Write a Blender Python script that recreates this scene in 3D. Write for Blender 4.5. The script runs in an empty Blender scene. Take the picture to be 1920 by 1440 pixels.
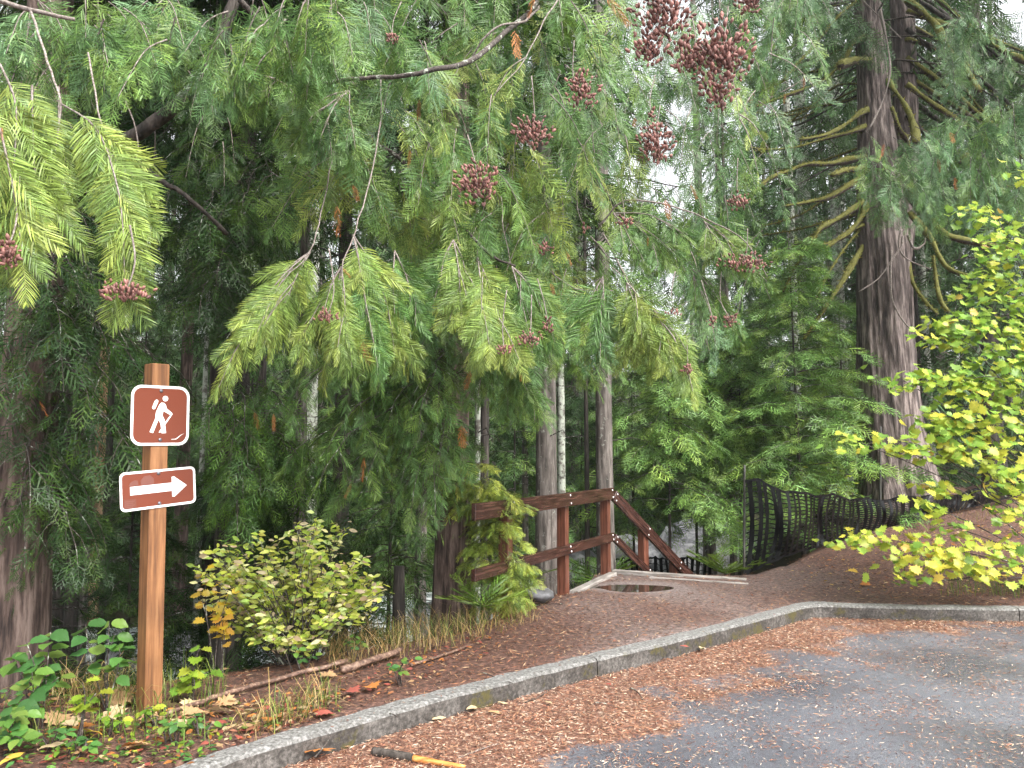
import bpy, math, random
import numpy as np
from mathutils import Vector, Matrix, noise as mnoise

R = math.radians
random.seed(11)
rng = np.random.default_rng(11)
scene = bpy.context.scene
COL = scene.collection

# ------------------------------------------------------------------ camera
F_PX, PITCH, EYE = 1450.0, 5.1, 1.5
cam_d = bpy.data.cameras.new('camera')
cam_d.sensor_width = 36.0
cam_d.lens = F_PX / 1920.0 * 36.0
cam_d.clip_start, cam_d.clip_end = 0.05, 600.0
cam = bpy.data.objects.new('camera', cam_d)
COL.objects.link(cam)
cam.location = (0, 0, EYE)
cam.rotation_euler = (R(90 + PITCH), 0, 0)
scene.camera = cam

# ------------------------------------------------------------------ sky, sun, exposure
SUN_EL, SUN_AZ = 52.0, 138.0        # azimuth clockwise from +Y: behind the camera, a little to the right
world = bpy.data.worlds.new('World')
scene.world = world
world.use_nodes = True
wn, wl = world.node_tree.nodes, world.node_tree.links
wn.clear()
sky = wn.new('ShaderNodeTexSky')
sky.sky_type = 'NISHITA'
sky.sun_disc = False
sky.sun_elevation = R(SUN_EL)
sky.sun_rotation = R(SUN_AZ)
sky.air_density, sky.dust_density, sky.ozone_density = 1.0, 4.0, 1.0
hs = wn.new('ShaderNodeHueSaturation')
hs.inputs['Saturation'].default_value = 0.12
bg = wn.new('ShaderNodeBackground')
bg.inputs['Strength'].default_value = 0.15
wo = wn.new('ShaderNodeOutputWorld')
wl.new(sky.outputs[0], hs.inputs['Color'])
wl.new(hs.outputs[0], bg.inputs['Color'])
wl.new(bg.outputs[0], wo.inputs['Surface'])

sun_d = bpy.data.lights.new('sun', 'SUN')
sun_d.energy = 1.5
sun_d.angle = R(25)
sun_d.color = (1.0, 0.95, 0.87)
sun = bpy.data.objects.new('sun', sun_d)
COL.objects.link(sun)
sv = Vector((math.sin(R(SUN_AZ)) * math.cos(R(SUN_EL)), math.cos(R(SUN_AZ)) * math.cos(R(SUN_EL)), math.sin(R(SUN_EL))))
sun.rotation_euler = (-sv).to_track_quat('-Z', 'Y').to_euler()

vs = scene.view_settings
vs.view_transform, vs.look, vs.gamma, vs.use_curve_mapping = 'Standard', 'None', 1.0, False
vs.exposure = 1.88
scene.cycles.max_bounces = 7
scene.cycles.diffuse_bounces = 4
scene.cycles.glossy_bounces = 2
scene.cycles.transmission_bounces = 3
scene.cycles.sample_clamp_indirect = 6.0
scene.cycles.use_denoising = True

# ------------------------------------------------------------------ helpers: pixels of the photograph -> points of the place
_c, _s = math.cos(R(PITCH)), math.sin(R(PITCH))
def ray(px, py):
    dx, dy = (px - 960) / F_PX, (720 - py) / F_PX
    return Vector((dx, _c - dy * _s, _s + dy * _c))
def at(px, py, Y):
    d = ray(px, py)
    return Vector((0, 0, EYE)) + d * (Y / d.y)
def onz(px, py, z=0.0):
    d = ray(px, py)
    return Vector((0, 0, EYE)) + d * ((z - EYE) / d.z)
def mpx(Y):            # metres per photo pixel at a depth
    return Y / F_PX
def rnd(a, b):
    return random.uniform(a, b)
def vary(c, a=.2):
    k = rnd(1 - a, 1 + a)
    return (c[0] * k * rnd(.92, 1.08), c[1] * k, c[2] * k)
def sstep(a, b, x):
    t = np.clip((np.asarray(x, float) - a) / (b - a), 0, 1)
    return t * t * (3 - 2 * t)

# ------------------------------------------------------------------ object helpers
def link(o, parent=None):
    COL.objects.link(o)
    if parent is not None:
        o.parent = parent
    return o
def empty(name, loc=(0, 0, 0), rz=0.0):
    o = bpy.data.objects.new(name, None)
    o.empty_display_size = 0.1
    o.location = loc
    o.rotation_euler = (0, 0, rz)
    return link(o)
def tag(o, label=None, cat=None, group=None, kind=None):
    if label: o['label'] = label
    if cat: o['category'] = cat
    if group: o['group'] = group
    if kind: o['kind'] = kind
    return o
def np_mesh(name, verts, faces, mat, smooth=False, col=None):
    """verts (n,3); faces (m,3) or (m,4) arrays"""
    me = bpy.data.meshes.new(name)
    verts = np.asarray(verts, np.float32)
    faces = np.asarray(faces, np.int32)
    k = faces.shape[1]
    me.vertices.add(len(verts))
    me.vertices.foreach_set('co', verts.ravel())
    me.loops.add(faces.size)
    me.loops.foreach_set('vertex_index', faces.ravel())
    me.polygons.add(len(faces))
    me.polygons.foreach_set('loop_start', np.arange(0, faces.size, k, dtype=np.int32))
    me.polygons.foreach_set('loop_total', np.full(len(faces), k, np.int32))
    if smooth:
        me.polygons.foreach_set('use_smooth', np.ones(len(faces), bool))
    if col is not None:
        a = me.color_attributes.new('Col', 'FLOAT_COLOR', 'POINT')
        c4 = np.ones((len(verts), 4), np.float32)
        c4[:, :3] = col
        a.data.foreach_set('color', c4.ravel())
    if mat: me.materials.append(mat)
    me.update(calc_edges=True)
    return me
def py_mesh(name, verts, faces, mat, smooth=False):
    me = bpy.data.meshes.new(name)
    me.from_pydata([tuple(v) for v in verts], [], faces)
    if smooth:
        me.polygons.foreach_set('use_smooth', [True] * len(me.polygons))
    if mat: me.materials.append(mat)
    me.update()
    return me
def obj(name, me, parent=None, loc=None):
    o = bpy.data.objects.new(name, me)
    if loc is not None: o.location = loc
    return link(o, parent)

def box_mesh(name, sx, sy, sz, mat, bev=0.006, origin=(0, 0, 0)):
    """box with chamfered long edges along Z (and small top chamfer); origin = centre offset"""
    hx, hy, hz = sx / 2, sy / 2, sz / 2
    b = min(bev, hx * .45, hy * .45, hz * .45)
    ring = [(-hx + b, -hy), (hx - b, -hy), (hx, -hy + b), (hx, hy - b), (hx - b, hy), (-hx + b, hy), (-hx, hy - b), (-hx, -hy + b)]
    vs_, fs = [], []
    for z, k in ((-hz, b), (-hz + b, 0), (hz - b, 0), (hz, b)):
        for (x, y) in ring:
            vs_.append((x * (1 - k / hx) + origin[0], y * (1 - k / hy) + origin[1], z + origin[2]))
    for r in range(3):
        for i in range(8):
            j = (i + 1) % 8
            fs.append((r * 8 + i, r * 8 + j, r * 8 + 8 + j, r * 8 + 8 + i))
    fs.append(tuple(range(7, -1, -1)))
    fs.append(tuple(range(24, 32)))
    return py_mesh(name, vs_, fs, mat)

def frames(pts):
    ts = []
    for i in range(len(pts)):
        a, b = pts[max(i - 1, 0)], pts[min(i + 1, len(pts) - 1)]
        t = (b - a)
        ts.append(t.normalized() if t.length > 1e-9 else Vector((0, 0, 1)))
    n = ts[0].orthogonal().normalized()
    out = []
    for t in ts:
        n = (n - t * n.dot(t))
        n = n.normalized() if n.length > 1e-6 else t.orthogonal().normalized()
        out.append((t, n, t.cross(n)))
    return out
def smooth_path(pts, per=4):
    """Catmull-Rom through the points"""
    pts = [Vector(p) for p in pts]
    if len(pts) < 3:
        return pts
    out = []
    n = len(pts)
    for i in range(n - 1):
        p0, p1, p2, p3 = pts[max(i - 1, 0)], pts[i], pts[i + 1], pts[min(i + 2, n - 1)]
        for k in range(per):
            t = k / per
            out.append(0.5 * ((2 * p1) + (p2 - p0) * t + (2 * p0 - 5 * p1 + 4 * p2 - p3) * t * t + (3 * p1 - p0 - 3 * p2 + p3) * t ** 3))
    out.append(pts[-1])
    return out
def tube_geo(pts, radii, sides=6, lump=0.0, seed=0, cap=True):
    fr = frames(pts)
    vs_, fs = [], []
    rr = random.Random(seed)
    ph = rr.random() * 100
    for i, (p, (t, n, b)) in enumerate(zip(pts, fr)):
        for k in range(sides):
            a = 2 * math.pi * k / sides
            r = radii[i]
            d = n * math.cos(a) + b * math.sin(a)
            if lump:
                r *= 1 + lump * mnoise.noise(p * (1.2 / max(radii[0], .004)) * .25 + d * 1.3 + Vector((ph, 0, 0)))
            vs_.append(p + d * r)
    for i in range(len(pts) - 1):
        for k in range(sides):
            j = (k + 1) % sides
            fs.append((i * sides + k, i * sides + j, (i + 1) * sides + j, (i + 1) * sides + k))
    if cap:
        fs.append(tuple(range(sides - 1, -1, -1)))
        fs.append(tuple((len(pts) - 1) * sides + k for k in range(sides)))
    return vs_, fs
def tube(name, pts, r0, r1, mat, parent=None, sides=6, per=4, lump=0.0, wob=0.0, power=1.0):
    P = smooth_path(pts, per)
    if wob:
        s = random.random() * 50
        P = [p + Vector((mnoise.noise(p * 9 + Vector((s, 0, 0))), mnoise.noise(p * 9 + Vector((0, s, 0))), mnoise.noise(p * 9 + Vector((0, 0, s))))) * wob for p in P]
    n = len(P)
    rad = [r0 + (r1 - r0) * (i / (n - 1)) ** power for i in range(n)]
    v, f = tube_geo(P, rad, sides, lump, seed=random.random())
    return obj(name, py_mesh(name, v, f, mat, smooth=True), parent)

# ------------------------------------------------------------------ materials
MATS = {}
def new_mat(name):
    m = bpy.data.materials.new(name)
    m.use_nodes = True
    nt = m.node_tree
    b = nt.nodes['Principled BSDF']
    MATS[name] = m
    return m, nt, b
def N(nt, typ, **kw):
    n = nt.nodes.new(typ)
    for k, v in kw.items():
        if hasattr(n, k): setattr(n, k, v)
        else: n.inputs[k.replace('_', ' ')].default_value = v
    return n
def ramp(nt, stops):
    r = nt.nodes.new('ShaderNodeValToRGB')
    el = r.color_ramp.elements
    while len(el) < len(stops): el.new(0.5)
    for e, (p, c) in zip(el, stops):
        e.position = p
        e.color = (c[0], c[1], c[2], 1)
    return r
def coords(nt, scale=(1, 1, 1), out='Object'):
    tc = nt.nodes.new('ShaderNodeTexCoord')
    mp = nt.nodes.new('ShaderNodeMapping')
    mp.inputs['Scale'].default_value = scale
    nt.links.new(tc.outputs[out], mp.inputs['Vector'])
    return mp
def noise_n(nt, vec, scale, detail=4, rough=.55):
    n = nt.nodes.new('ShaderNodeTexNoise')
    n.inputs['Scale'].default_value = scale
    n.inputs['Detail'].default_value = detail
    n.inputs['Roughness'].default_value = rough
    if vec is not None: nt.links.new(vec, n.inputs['Vector'])
    return n
def mixc(nt, fac, a, b):
    m = nt.nodes.new('ShaderNodeMix')
    m.data_type = 'RGBA'
    for sock, v in ((m.inputs[6], a), (m.inputs[7], b)):
        if isinstance(v, (tuple, list)): sock.default_value = (v[0], v[1], v[2], 1)
        else: nt.links.new(v, sock)
    if isinstance(fac, (int, float)): m.inputs[0].default_value = fac
    else: nt.links.new(fac, m.inputs[0])
    return m.outputs[2]
def bump(nt, b, height, strength=.4, dist=.01):
    bp = nt.nodes.new('ShaderNodeBump')
    bp.inputs['Strength'].default_value = strength
    bp.inputs['Distance'].default_value = dist
    nt.links.new(height, bp.inputs['Height'])
    nt.links.new(bp.outputs[0], b.inputs['Normal'])

def bark_mat(name, dark, mid, light, vscale=(9, 9, 1.1), lichen=0.0, lichen_col=(.42, .45, .38), moss=0.0, depth=.02):
    m, nt, b = new_mat(name)
    mp = coords(nt, vscale, 'Object')
    n1 = noise_n(nt, mp.outputs[0], 2.2, 6, .62)
    mp2 = coords(nt, (1, 1, 1), 'Object')
    n2 = noise_n(nt, mp2.outputs[0], 1.3, 3)
    r = ramp(nt, [(.37, dark), (.49, mid), (.62, light)])
    nt.links.new(n1.outputs['Fac'], r.inputs[0])
    f2 = ramp(nt, [(.45, (0, 0, 0)), (.7, (.7, .7, .7))]); nt.links.new(n2.outputs['Fac'], f2.inputs[0])
    c = mixc(nt, f2.outputs[0], r.outputs[0], tuple(x * .55 for x in mid))
    if lichen:
        n3 = noise_n(nt, mp2.outputs[0], 14, 4, .7)
        lr = ramp(nt, [(.62 - .22 * lichen, (0, 0, 0)), (.72 - .2 * lichen, (1, 1, 1))])
        nt.links.new(n3.outputs['Fac'], lr.inputs[0])
        c = mixc(nt, lr.outputs[0], c, lichen_col)
    if moss:
        geo = nt.nodes.new('ShaderNodeNewGeometry')
        sep = nt.nodes.new('ShaderNodeSeparateXYZ')
        nt.links.new(geo.outputs['Normal'], sep.inputs[0])
        n4 = noise_n(nt, mp2.outputs[0], 5, 3)
        ma = nt.nodes.new('ShaderNodeMath'); ma.operation = 'ADD'
        nt.links.new(sep.outputs['Z'], ma.inputs[0]); nt.links.new(n4.outputs['Fac'], ma.inputs[1])
        mr = ramp(nt, [(.42 - .5 * moss, (0, 0, 0)), (.75 - .5 * moss, (1, 1, 1))])
        nt.links.new(ma.outputs[0], mr.inputs[0])
        n5 = noise_n(nt, mp2.outputs[0], 40, 2)
        mc = mixc(nt, n5.outputs['Fac'], (.035, .040, .008), (.19, .18, .03))
        c = mixc(nt, mr.outputs[0], c, mc)
    nt.links.new(c, b.inputs['Base Color'])
    b.inputs['Roughness'].default_value = .85
    bump(nt, b, n1.outputs['Fac'], .8, depth)
    return m
bark_mat('bark_cedar', (.026, .016, .013), (.095, .062, .050), (.22, .16, .135), depth=.04)
bark_mat('bark_big_cedar', (.020, .014, .012), (.098, .073, .066), (.27, .22, .20), vscale=(6.5, 6.5, .95), depth=.08)
bark_mat('bark_dark', (.012, .010, .008), (.040, .032, .026), (.085, .07, .06))
bark_mat('bark_grey', (.04, .033, .028), (.125, .105, .092), (.24, .21, .19), lichen=.12, lichen_col=(.30, .31, .27))
bark_mat('bark_lichen', (.05, .045, .04), (.13, .12, .10), (.26, .25, .22), vscale=(12, 12, 4), lichen=.9)
bark_mat('bark_sunlit', (.14, .07, .04), (.34, .20, .12), (.5, .34, .22), vscale=(7, 7, 2))  # warm sunlight put into the bark colour
bark_mat('bark_moss', (.03, .02, .015), (.07, .05, .04), (.12, .10, .08), moss=1.0)
bark_mat('twig_pale', (.10, .078, .066), (.20, .165, .145), (.31, .27, .25), vscale=(30, 30, 30), depth=.003)
bark_mat('twig_dark', (.015, .011, .009), (.045, .034, .028), (.10, .08, .07), vscale=(30, 30, 30), lichen=.3, depth=.003)

def leaf_mat(name, trans=.30, rough=.5, spec=.35, objcol=False):
    m, nt, b = new_mat(name)
    out = nt.nodes['Material Output']
    if objcol:
        src = nt.nodes.new('ShaderNodeObjectInfo').outputs['Color']
    else:
        a = nt.nodes.new('ShaderNodeVertexColor'); a.layer_name = 'Col'
        src = a.outputs['Color']
    nz = noise_n(nt, coords(nt, (1, 1, 1)).outputs[0], 60 if objcol else 25, 2)
    r = ramp(nt, [(.3, (.78, .78, .78)), (.7, (1.2, 1.2, 1.2))])
    nt.links.new(nz.outputs['Fac'], r.inputs[0])
    mx = nt.nodes.new('ShaderNodeMix'); mx.data_type = 'RGBA'; mx.blend_type = 'MULTIPLY'
    mx.inputs[0].default_value = 1
    nt.links.new(src, mx.inputs[6]); nt.links.new(r.outputs[0], mx.inputs[7])
    nt.links.new(mx.outputs[2], b.inputs['Base Color'])
    b.inputs['Roughness'].default_value = rough
    b.inputs['Specular IOR Level'].default_value = spec
    t = nt.nodes.new('ShaderNodeBsdfTranslucent')
    nt.links.new(mx.outputs[2], t.inputs['Color'])
    ms = nt.nodes.new('ShaderNodeMixShader')
    ms.inputs[0].default_value = trans
    nt.links.new(b.outputs[0], ms.inputs[1]); nt.links.new(t.outputs[0], ms.inputs[2])
    nt.links.new(ms.outputs[0], out.inputs['Surface'])
    return m
leaf_mat('foliage', .25, .45, .34)
leaf_mat('leaf', .42, .42, .35, objcol=True)
leaf_mat('leaf_mass', .42, .42, .35)
leaf_mat('dry', .15, .7, .2)
leaf_mat('dry_leaf', .15, .65, .25, objcol=True)

def plain_mat(name, col, rough=.5, metal=0.0, spec=.5):
    m, nt, b = new_mat(name)
    b.inputs['Base Color'].default_value = (*col, 1)
    b.inputs['Roughness'].default_value = rough
    b.inputs['Metallic'].default_value = metal
    b.inputs['Specular IOR Level'].default_value = spec
    return m, nt, b
def wood_mat(name, dark, mid, light, axis_scale=(14, 14, .8), rough=.55):
    m, nt, b = new_mat(name)
    mp = coords(nt, axis_scale)
    n1 = noise_n(nt, mp.outputs[0], 3.2, 6, .6)
    r = ramp(nt, [(.36, dark), (.5, mid), (.64, light)])
    nt.links.new(n1.outputs['Fac'], r.inputs[0])
    n2 = noise_n(nt, coords(nt).outputs[0], 2.5, 4)
    rr = ramp(nt, [(.35, (.72, .72, .72)), (.65, (1.1, 1.1, 1.1))])
    nt.links.new(n2.outputs['Fac'], rr.inputs[0])
    mx = nt.nodes.new('ShaderNodeMix'); mx.data_type = 'RGBA'; mx.blend_type = 'MULTIPLY'; mx.inputs[0].default_value = 1
    nt.links.new(r.outputs[0], mx.inputs[6]); nt.links.new(rr.outputs[0], mx.inputs[7])
    nt.links.new(mx.outputs[2], b.inputs['Base Color'])
    b.inputs['Roughness'].default_value = rough
    bump(nt, b, n1.outputs['Fac'], .25, .004)
    return m
wood_mat('post_wood', (.12, .050, .019), (.21, .090, .033), (.29, .14, .058))
wood_mat('rail_wood', (.022, .010, .008), (.050, .021, .016), (.095, .044, .034), (.9, 16, 16), .27)
wood_mat('rail_post_wood', (.080, .026, .015), (.15, .052, .031), (.21, .085, .054), rough=.4)
wood_mat('grey_timber', (.16, .14, .125), (.28, .255, .235), (.42, .39, .37), (1.2, 12, 12), .45)
wood_mat('orange_wood', (.30, .10, .025), (.50, .20, .05), (.60, .28, .09), (1.2, 20, 20), .35)
wood_mat('log_wood', (.06, .032, .022), (.15, .085, .06), (.30, .20, .14), (5, 14, 14), .6)
plain_mat('sign_brown', (.148, .036, .018), .45, 0, .3)
plain_mat('sign_white', (.83, .83, .83), .35)
plain_mat('sign_sticker', (.155, .055, .040), .5)
plain_mat('sign_print', (.135, .038, .023), .5)
plain_mat('bolt_metal', (.16, .16, .18), .4, .7)
plain_mat('screw_metal', (.75, .75, .75), .3, .6)
plain_mat('black_plastic', (.0012, .0014, .002), .28, 0, .2)
plain_mat('cone_red', (.21, .085, .07), .6)

# ground
def ground_material():
    m, nt, b = new_mat('forest_floor')
    mp = coords(nt)
    n1 = noise_n(nt, mp.outputs[0], 26, 8, .75)
    r = ramp(nt, [(.36, (.019, .010, .0075)), (.47, (.060, .029, .021)), (.56, (.118, .056, .039)), (.68, (.23, .13, .085))])
    nt.links.new(n1.outputs['Fac'], r.inputs[0])
    n2 = noise_n(nt, mp.outputs[0], 1.1, 5)
    a = nt.nodes.new('ShaderNodeVertexColor'); a.layer_name = 'Col'
    sp = nt.nodes.new('ShaderNodeSeparateColor')
    nt.links.new(a.outputs[0], sp.inputs[0])
    # R: trodden grey gravel   G: moss / rough forest floor
    rg = ramp(nt, [(.38, (.065, .050, .046)), (.52, (.15, .118, .110)), (.66, (.29, .25, .235))])
    nt.links.new(n1.outputs['Fac'], rg.inputs[0])
    c = mixc(nt, sp.outputs[0], r.outputs[0], rg.outputs[0])
    rm = ramp(nt, [(.4, (.018, .014, .009)), (.6, (.045, .045, .014)), (.75, (.08, .075, .03))])
    nt.links.new(n2.outputs['Fac'], rm.inputs[0])
    c = mixc(nt, sp.outputs[1], c, rm.outputs[0])
    nt.links.new(c, b.inputs['Base Color'])
    b.inputs['Roughness'].default_value = .75
    bump(nt, b, n1.outputs['Fac'], .7, .02)
ground_material()
def road_material():
    m, nt, b = new_mat('asphalt')
    mp = coords(nt)
    n1 = noise_n(nt, mp.outputs[0], 230, 3, .7)
    r = ramp(nt, [(.37, (.036, .038, .046)), (.5, (.082, .086, .102)), (.63, (.22, .225, .245))])
    nt.links.new(n1.outputs['Fac'], r.inputs[0])
    n3 = noise_n(nt, mp.outputs[0], .9, 4)
    rr = ramp(nt, [(.35, (.72, .72, .75)), (.65, (1.15, 1.15, 1.15))])
    nt.links.new(n3.outputs['Fac'], rr.inputs[0])
    mx = nt.nodes.new('ShaderNodeMix'); mx.data_type = 'RGBA'; mx.blend_type = 'MULTIPLY'; mx.inputs[0].default_value = 1
    nt.links.new(r.outputs[0], mx.inputs[6]); nt.links.new(rr.outputs[0], mx.inputs[7])
    a = nt.nodes.new('ShaderNodeVertexColor'); a.layer_name = 'Col'
    sp = nt.nodes.new('ShaderNodeSeparateColor')
    nt.links.new(a.outputs[0], sp.inputs[0])
    n2 = noise_n(nt, mp.outputs[0], 42, 7, .75)
    rl = ramp(nt, [(.36, (.045, .025, .020)), (.47, (.125, .065, .047)), (.57, (.24, .13, .092)), (.68, (.40, .27, .19))])
    nt.links.new(n2.outputs['Fac'], rl.inputs[0])
    # ragged edge of the debris
    add = nt.nodes.new('ShaderNodeMath'); add.operation = 'MULTIPLY_ADD'
    nt.links.new(n2.outputs['Fac'], add.inputs[0]); add.inputs[1].default_value = 1.3; nt.links.new(sp.outputs[0], add.inputs[2])
    cut = ramp(nt, [(.88, (0, 0, 0)), (1.0, (1, 1, 1))])
    nt.links.new(add.outputs[0], cut.inputs[0])
    c = mixc(nt, cut.outputs[0], mx.outputs[2], rl.outputs[0])
    nt.links.new(c, b.inputs['Base Color'])
    ro = ramp(nt, [(.38, (.24, .24, .24)), (.62, (.5, .5, .5))])
    nt.links.new(n3.outputs['Fac'], ro.inputs[0])
    nt.links.new(ro.outputs[0], b.inputs['Roughness'])
    bump(nt, b, n1.outputs['Fac'], .5, .004)
road_material()
def concrete_material():
    m, nt, b = new_mat('concrete')
    mp = coords(nt)
    n1 = noise_n(nt, mp.outputs[0], 45, 6, .7)
    r = ramp(nt, [(.36, (.055, .052, .048)), (.5, (.138, .136, .130)), (.64, (.28, .275, .27))])
    nt.links.new(n1.outputs['Fac'], r.inputs[0])
    n2 = noise_n(nt, mp.outputs[0], 3.5, 5, .65)
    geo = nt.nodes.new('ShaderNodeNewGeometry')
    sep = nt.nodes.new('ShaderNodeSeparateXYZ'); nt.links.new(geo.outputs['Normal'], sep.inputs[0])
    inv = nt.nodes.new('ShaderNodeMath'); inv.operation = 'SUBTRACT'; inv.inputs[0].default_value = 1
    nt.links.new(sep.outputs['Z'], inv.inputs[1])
    # shadowy darkening painted on the upright face, plus moss patches
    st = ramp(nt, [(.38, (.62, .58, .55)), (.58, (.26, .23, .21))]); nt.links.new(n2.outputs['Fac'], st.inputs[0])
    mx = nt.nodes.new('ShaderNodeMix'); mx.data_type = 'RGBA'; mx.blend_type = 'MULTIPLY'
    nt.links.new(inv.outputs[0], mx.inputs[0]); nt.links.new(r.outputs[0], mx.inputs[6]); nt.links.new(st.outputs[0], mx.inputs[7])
    n3 = noise_n(nt, mp.outputs[0], 3.6, 8, .75)
    mr = ramp(nt, [(.565, (0, 0, 0)), (.62, (1, 1, 1))]); nt.links.new(n3.outputs['Fac'], mr.inputs[0])
    mm = nt.nodes.new('ShaderNodeMath'); mm.operation = 'MULTIPLY'; mm.use_clamp = True
    nt.links.new(mr.outputs[0], mm.inputs[0]); nt.links.new(inv.outputs[0], mm.inputs[1])
    n4 = noise_n(nt, mp.outputs[0], 70, 3)
    mc = mixc(nt, n4.outputs['Fac'], (.016, .015, .006), (.10, .085, .02))
    c = mixc(nt, mm.outputs[0], mx.outputs[2], mc)
    nt.links.new(c, b.inputs['Base Color'])
    b.inputs['Roughness'].default_value = .7
    bump(nt, b, n1.outputs['Fac'], .5, .006)
concrete_material()
def rock_material():
    m, nt, b = new_mat('river_rock')
    mp = coords(nt)
    n1 = noise_n(nt, mp.outputs[0], 4, 6, .65)
    r = ramp(nt, [(.36, (.10, .10, .105)), (.5, (.30, .30, .31)), (.64, (.55, .55, .55))])
    nt.links.new(n1.outputs['Fac'], r.inputs[0])
    nt.links.new(r.outputs[0], b.inputs['Base Color'])
    b.inputs['Roughness'].default_value = .6
    bump(nt, b, n1.outputs['Fac'], .5, .05)
rock_material()
bark_mat('dark_rock', (.05, .05, .05), (.10, .10, .105), (.17, .17, .18), vscale=(3, 3, 3))
def water_material(name, col, foam):
    m, nt, b = new_mat(name)
    mp = coords(nt)
    n1 = noise_n(nt, mp.outputs[0], 2.2 if foam else 9, 5, .65)
    if foam:
        r = ramp(nt, [(.38, (.10, .13, .13)), (.5, (.45, .5, .5)), (.6, (.85, .87, .87))])
        nt.links.new(n1.outputs['Fac'], r.inputs[0])
        nt.links.new(r.outputs[0], b.inputs['Base Color'])
        b.inputs['Roughness'].default_value = .3
        bump(nt, b, n1.outputs['Fac'], .6, .15)
    else:
        b.inputs['Base Color'].default_value = (*col, 1)
        b.inputs['Roughness'].default_value = .04
        bump(nt, b, n1.outputs['Fac'], .02, .002)
water_material('creek_water', (0, 0, 0), True)
water_material('puddle_water', (.035, .024, .018), False)

# ------------------------------------------------------------------ ground plan
KERB_Z, ROAD_Z = 0.02, -0.11
kerb_px = [(330, 1462), (480, 1408), (693, 1347), (853, 1303), (1113, 1237), (1299, 1193), (1452, 1153), (1502, 1139), (1528, 1134), (1558, 1134), (1620, 1136), (1911, 1141)]
kerb_line = [onz(x, y, KERB_Z) for x, y in kerb_px]
k0 = kerb_line[0] + (kerb_line[0] - kerb_line[2]).normalized() * 6
kd0 = (kerb_line[0] - kerb_line[2]).normalized()
kerb_line = [Vector((0, 0, 0)) + kerb_line[0] + Vector((kd0.x, kd0.y, 0)) * q for q in (6, 4, 2.5, 1.5, .8, .35)] + kerb_line
kerb_line.append(kerb_line[-1] + Vector((7.0, -.35, 0)))
KL = np.array([(p.x, p.y) for p in kerb_line])
road_poly = np.vstack([KL, [(60, KL[-1, 1]), (60, -30), (KL[0, 0] - 1, -30)]])
PLATEAU = np.array([(-40, 2.6), (-9, 4.0), (-5, 4.6), (-3.0, 5.2), (-1.7, 6.2), (-.55, 7.0), (.40, 8.75), (1.05, 9.85), (2.92, 9.6), (3.75, 10.28), (4.45, 10.95), (5.25, 11.6), (5.45, 12.4), (5.3, 13.8), (6.2, 16), (12, 19), (60, 28), (60, -30), (-40, -30)])
def in_poly(P, poly):
    x, y = P[:, 0], P[:, 1]
    c = np.zeros(len(P), bool)
    n = len(poly)
    for i in range(n):
        x1, y1 = poly[i]; x2, y2 = poly[(i + 1) % n]
        cond = ((y1 > y) != (y2 > y))
        with np.errstate(divide='ignore', invalid='ignore'):
            xi = (x2 - x1) * (y - y1) / (y2 - y1 + 1e-12) + x1
        c ^= cond & (x < xi)
    return c
def dist_line(P, line, closed=False):
    d = np.full(len(P), 1e9)
    n = len(line)
    for i in range(n if closed else n - 1):
        a, b = line[i], line[(i + 1) % n]
        ab = b - a
        t = np.clip(((P - a) @ ab) / (ab @ ab + 1e-12), 0, 1)
        d = np.minimum(d, np.hypot(*(P - a - t[:, None] * ab).T))
    return d
CREEK = np.array([(-40, 4), (-22, 9.0), (-14, 11.5), (-6, 15.5), (0, 19.5), (6, 24), (14, 29), (40, 42)], float)
def wave(P, f, ph=0.0):
    x, y = P[:, 0] * f, P[:, 1] * f
    return (np.sin(x * 1.3 + y * .7 + ph) + np.sin(-x * .8 + y * 1.7 + 1.3 + ph * 2) + np.sin(x * 2.1 + y * 1.1 + 4.1 - ph) * .6) / 2.6
PUD = onz(1192, 1101, 0)
def height(P):
    P = np.asarray(P, float).reshape(-1, 2)
    inside = in_poly(P, PLATEAU)
    d = dist_line(P, PLATEAU, True)
    mound = .75 * sstep(8.3, 14.5, P[:, 1]) * sstep(2.5, 4.6, P[:, 0])
    hi = mound * (1 + .10 * wave(P, 2.3, 4) + .05 * wave(P, 6.1, 1)) + .012 * wave(P, 3.1) + .02 * wave(P, 1.1, 2)
    ex, ey = (P[:, 0] - PUD[0]) / .45, (P[:, 1] - PUD[1]) / .27
    er = np.hypot(ex, ey) + .10 * wave(P, 7.0, 1)
    hi = hi * sstep(.8, 2.2, er) - .022 * sstep(1.15, .6, er)
    # left verge rises a touch then rolls over the bank
    hi = hi - .10 * sstep(.5, 0, d) * (P[:, 0] < 1)
    dc = dist_line(P, CREEK)
    side = P[:, 1] - np.interp(P[:, 0], CREEK[:, 0], CREEK[:, 1])
    low = -2.35 + .12 * wave(P, .9) - .45 * sstep(3.2, 1.5, dc)
    far = np.where(side > 0, .24 * np.clip(dc - 3.0, 0, 60) + .25 * wave(P, .35), 0)
    low = low + far
    drop = np.minimum(1, d / 3.6) ** 0.85
    drop = drop * drop * (3 - 2 * drop) * .5 + drop * .5
    edge_h = .75 * sstep(8.3, 14.5, P[:, 1]) * sstep(2.5, 4.6, P[:, 0]) - .10
    ho = edge_h + (low - edge_h) * drop
    # the stair well
    h = np.where(inside, hi, ho)
    inroad = in_poly(P, road_poly)
    h = np.where(inroad, -.30, h)
    near = (dist_line(P, KL) < .17) & ~inroad      # under the kerb
    return np.where(near, -.25, h)
def hz(x, y):
    return float(height([(x, y)])[0])

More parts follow.
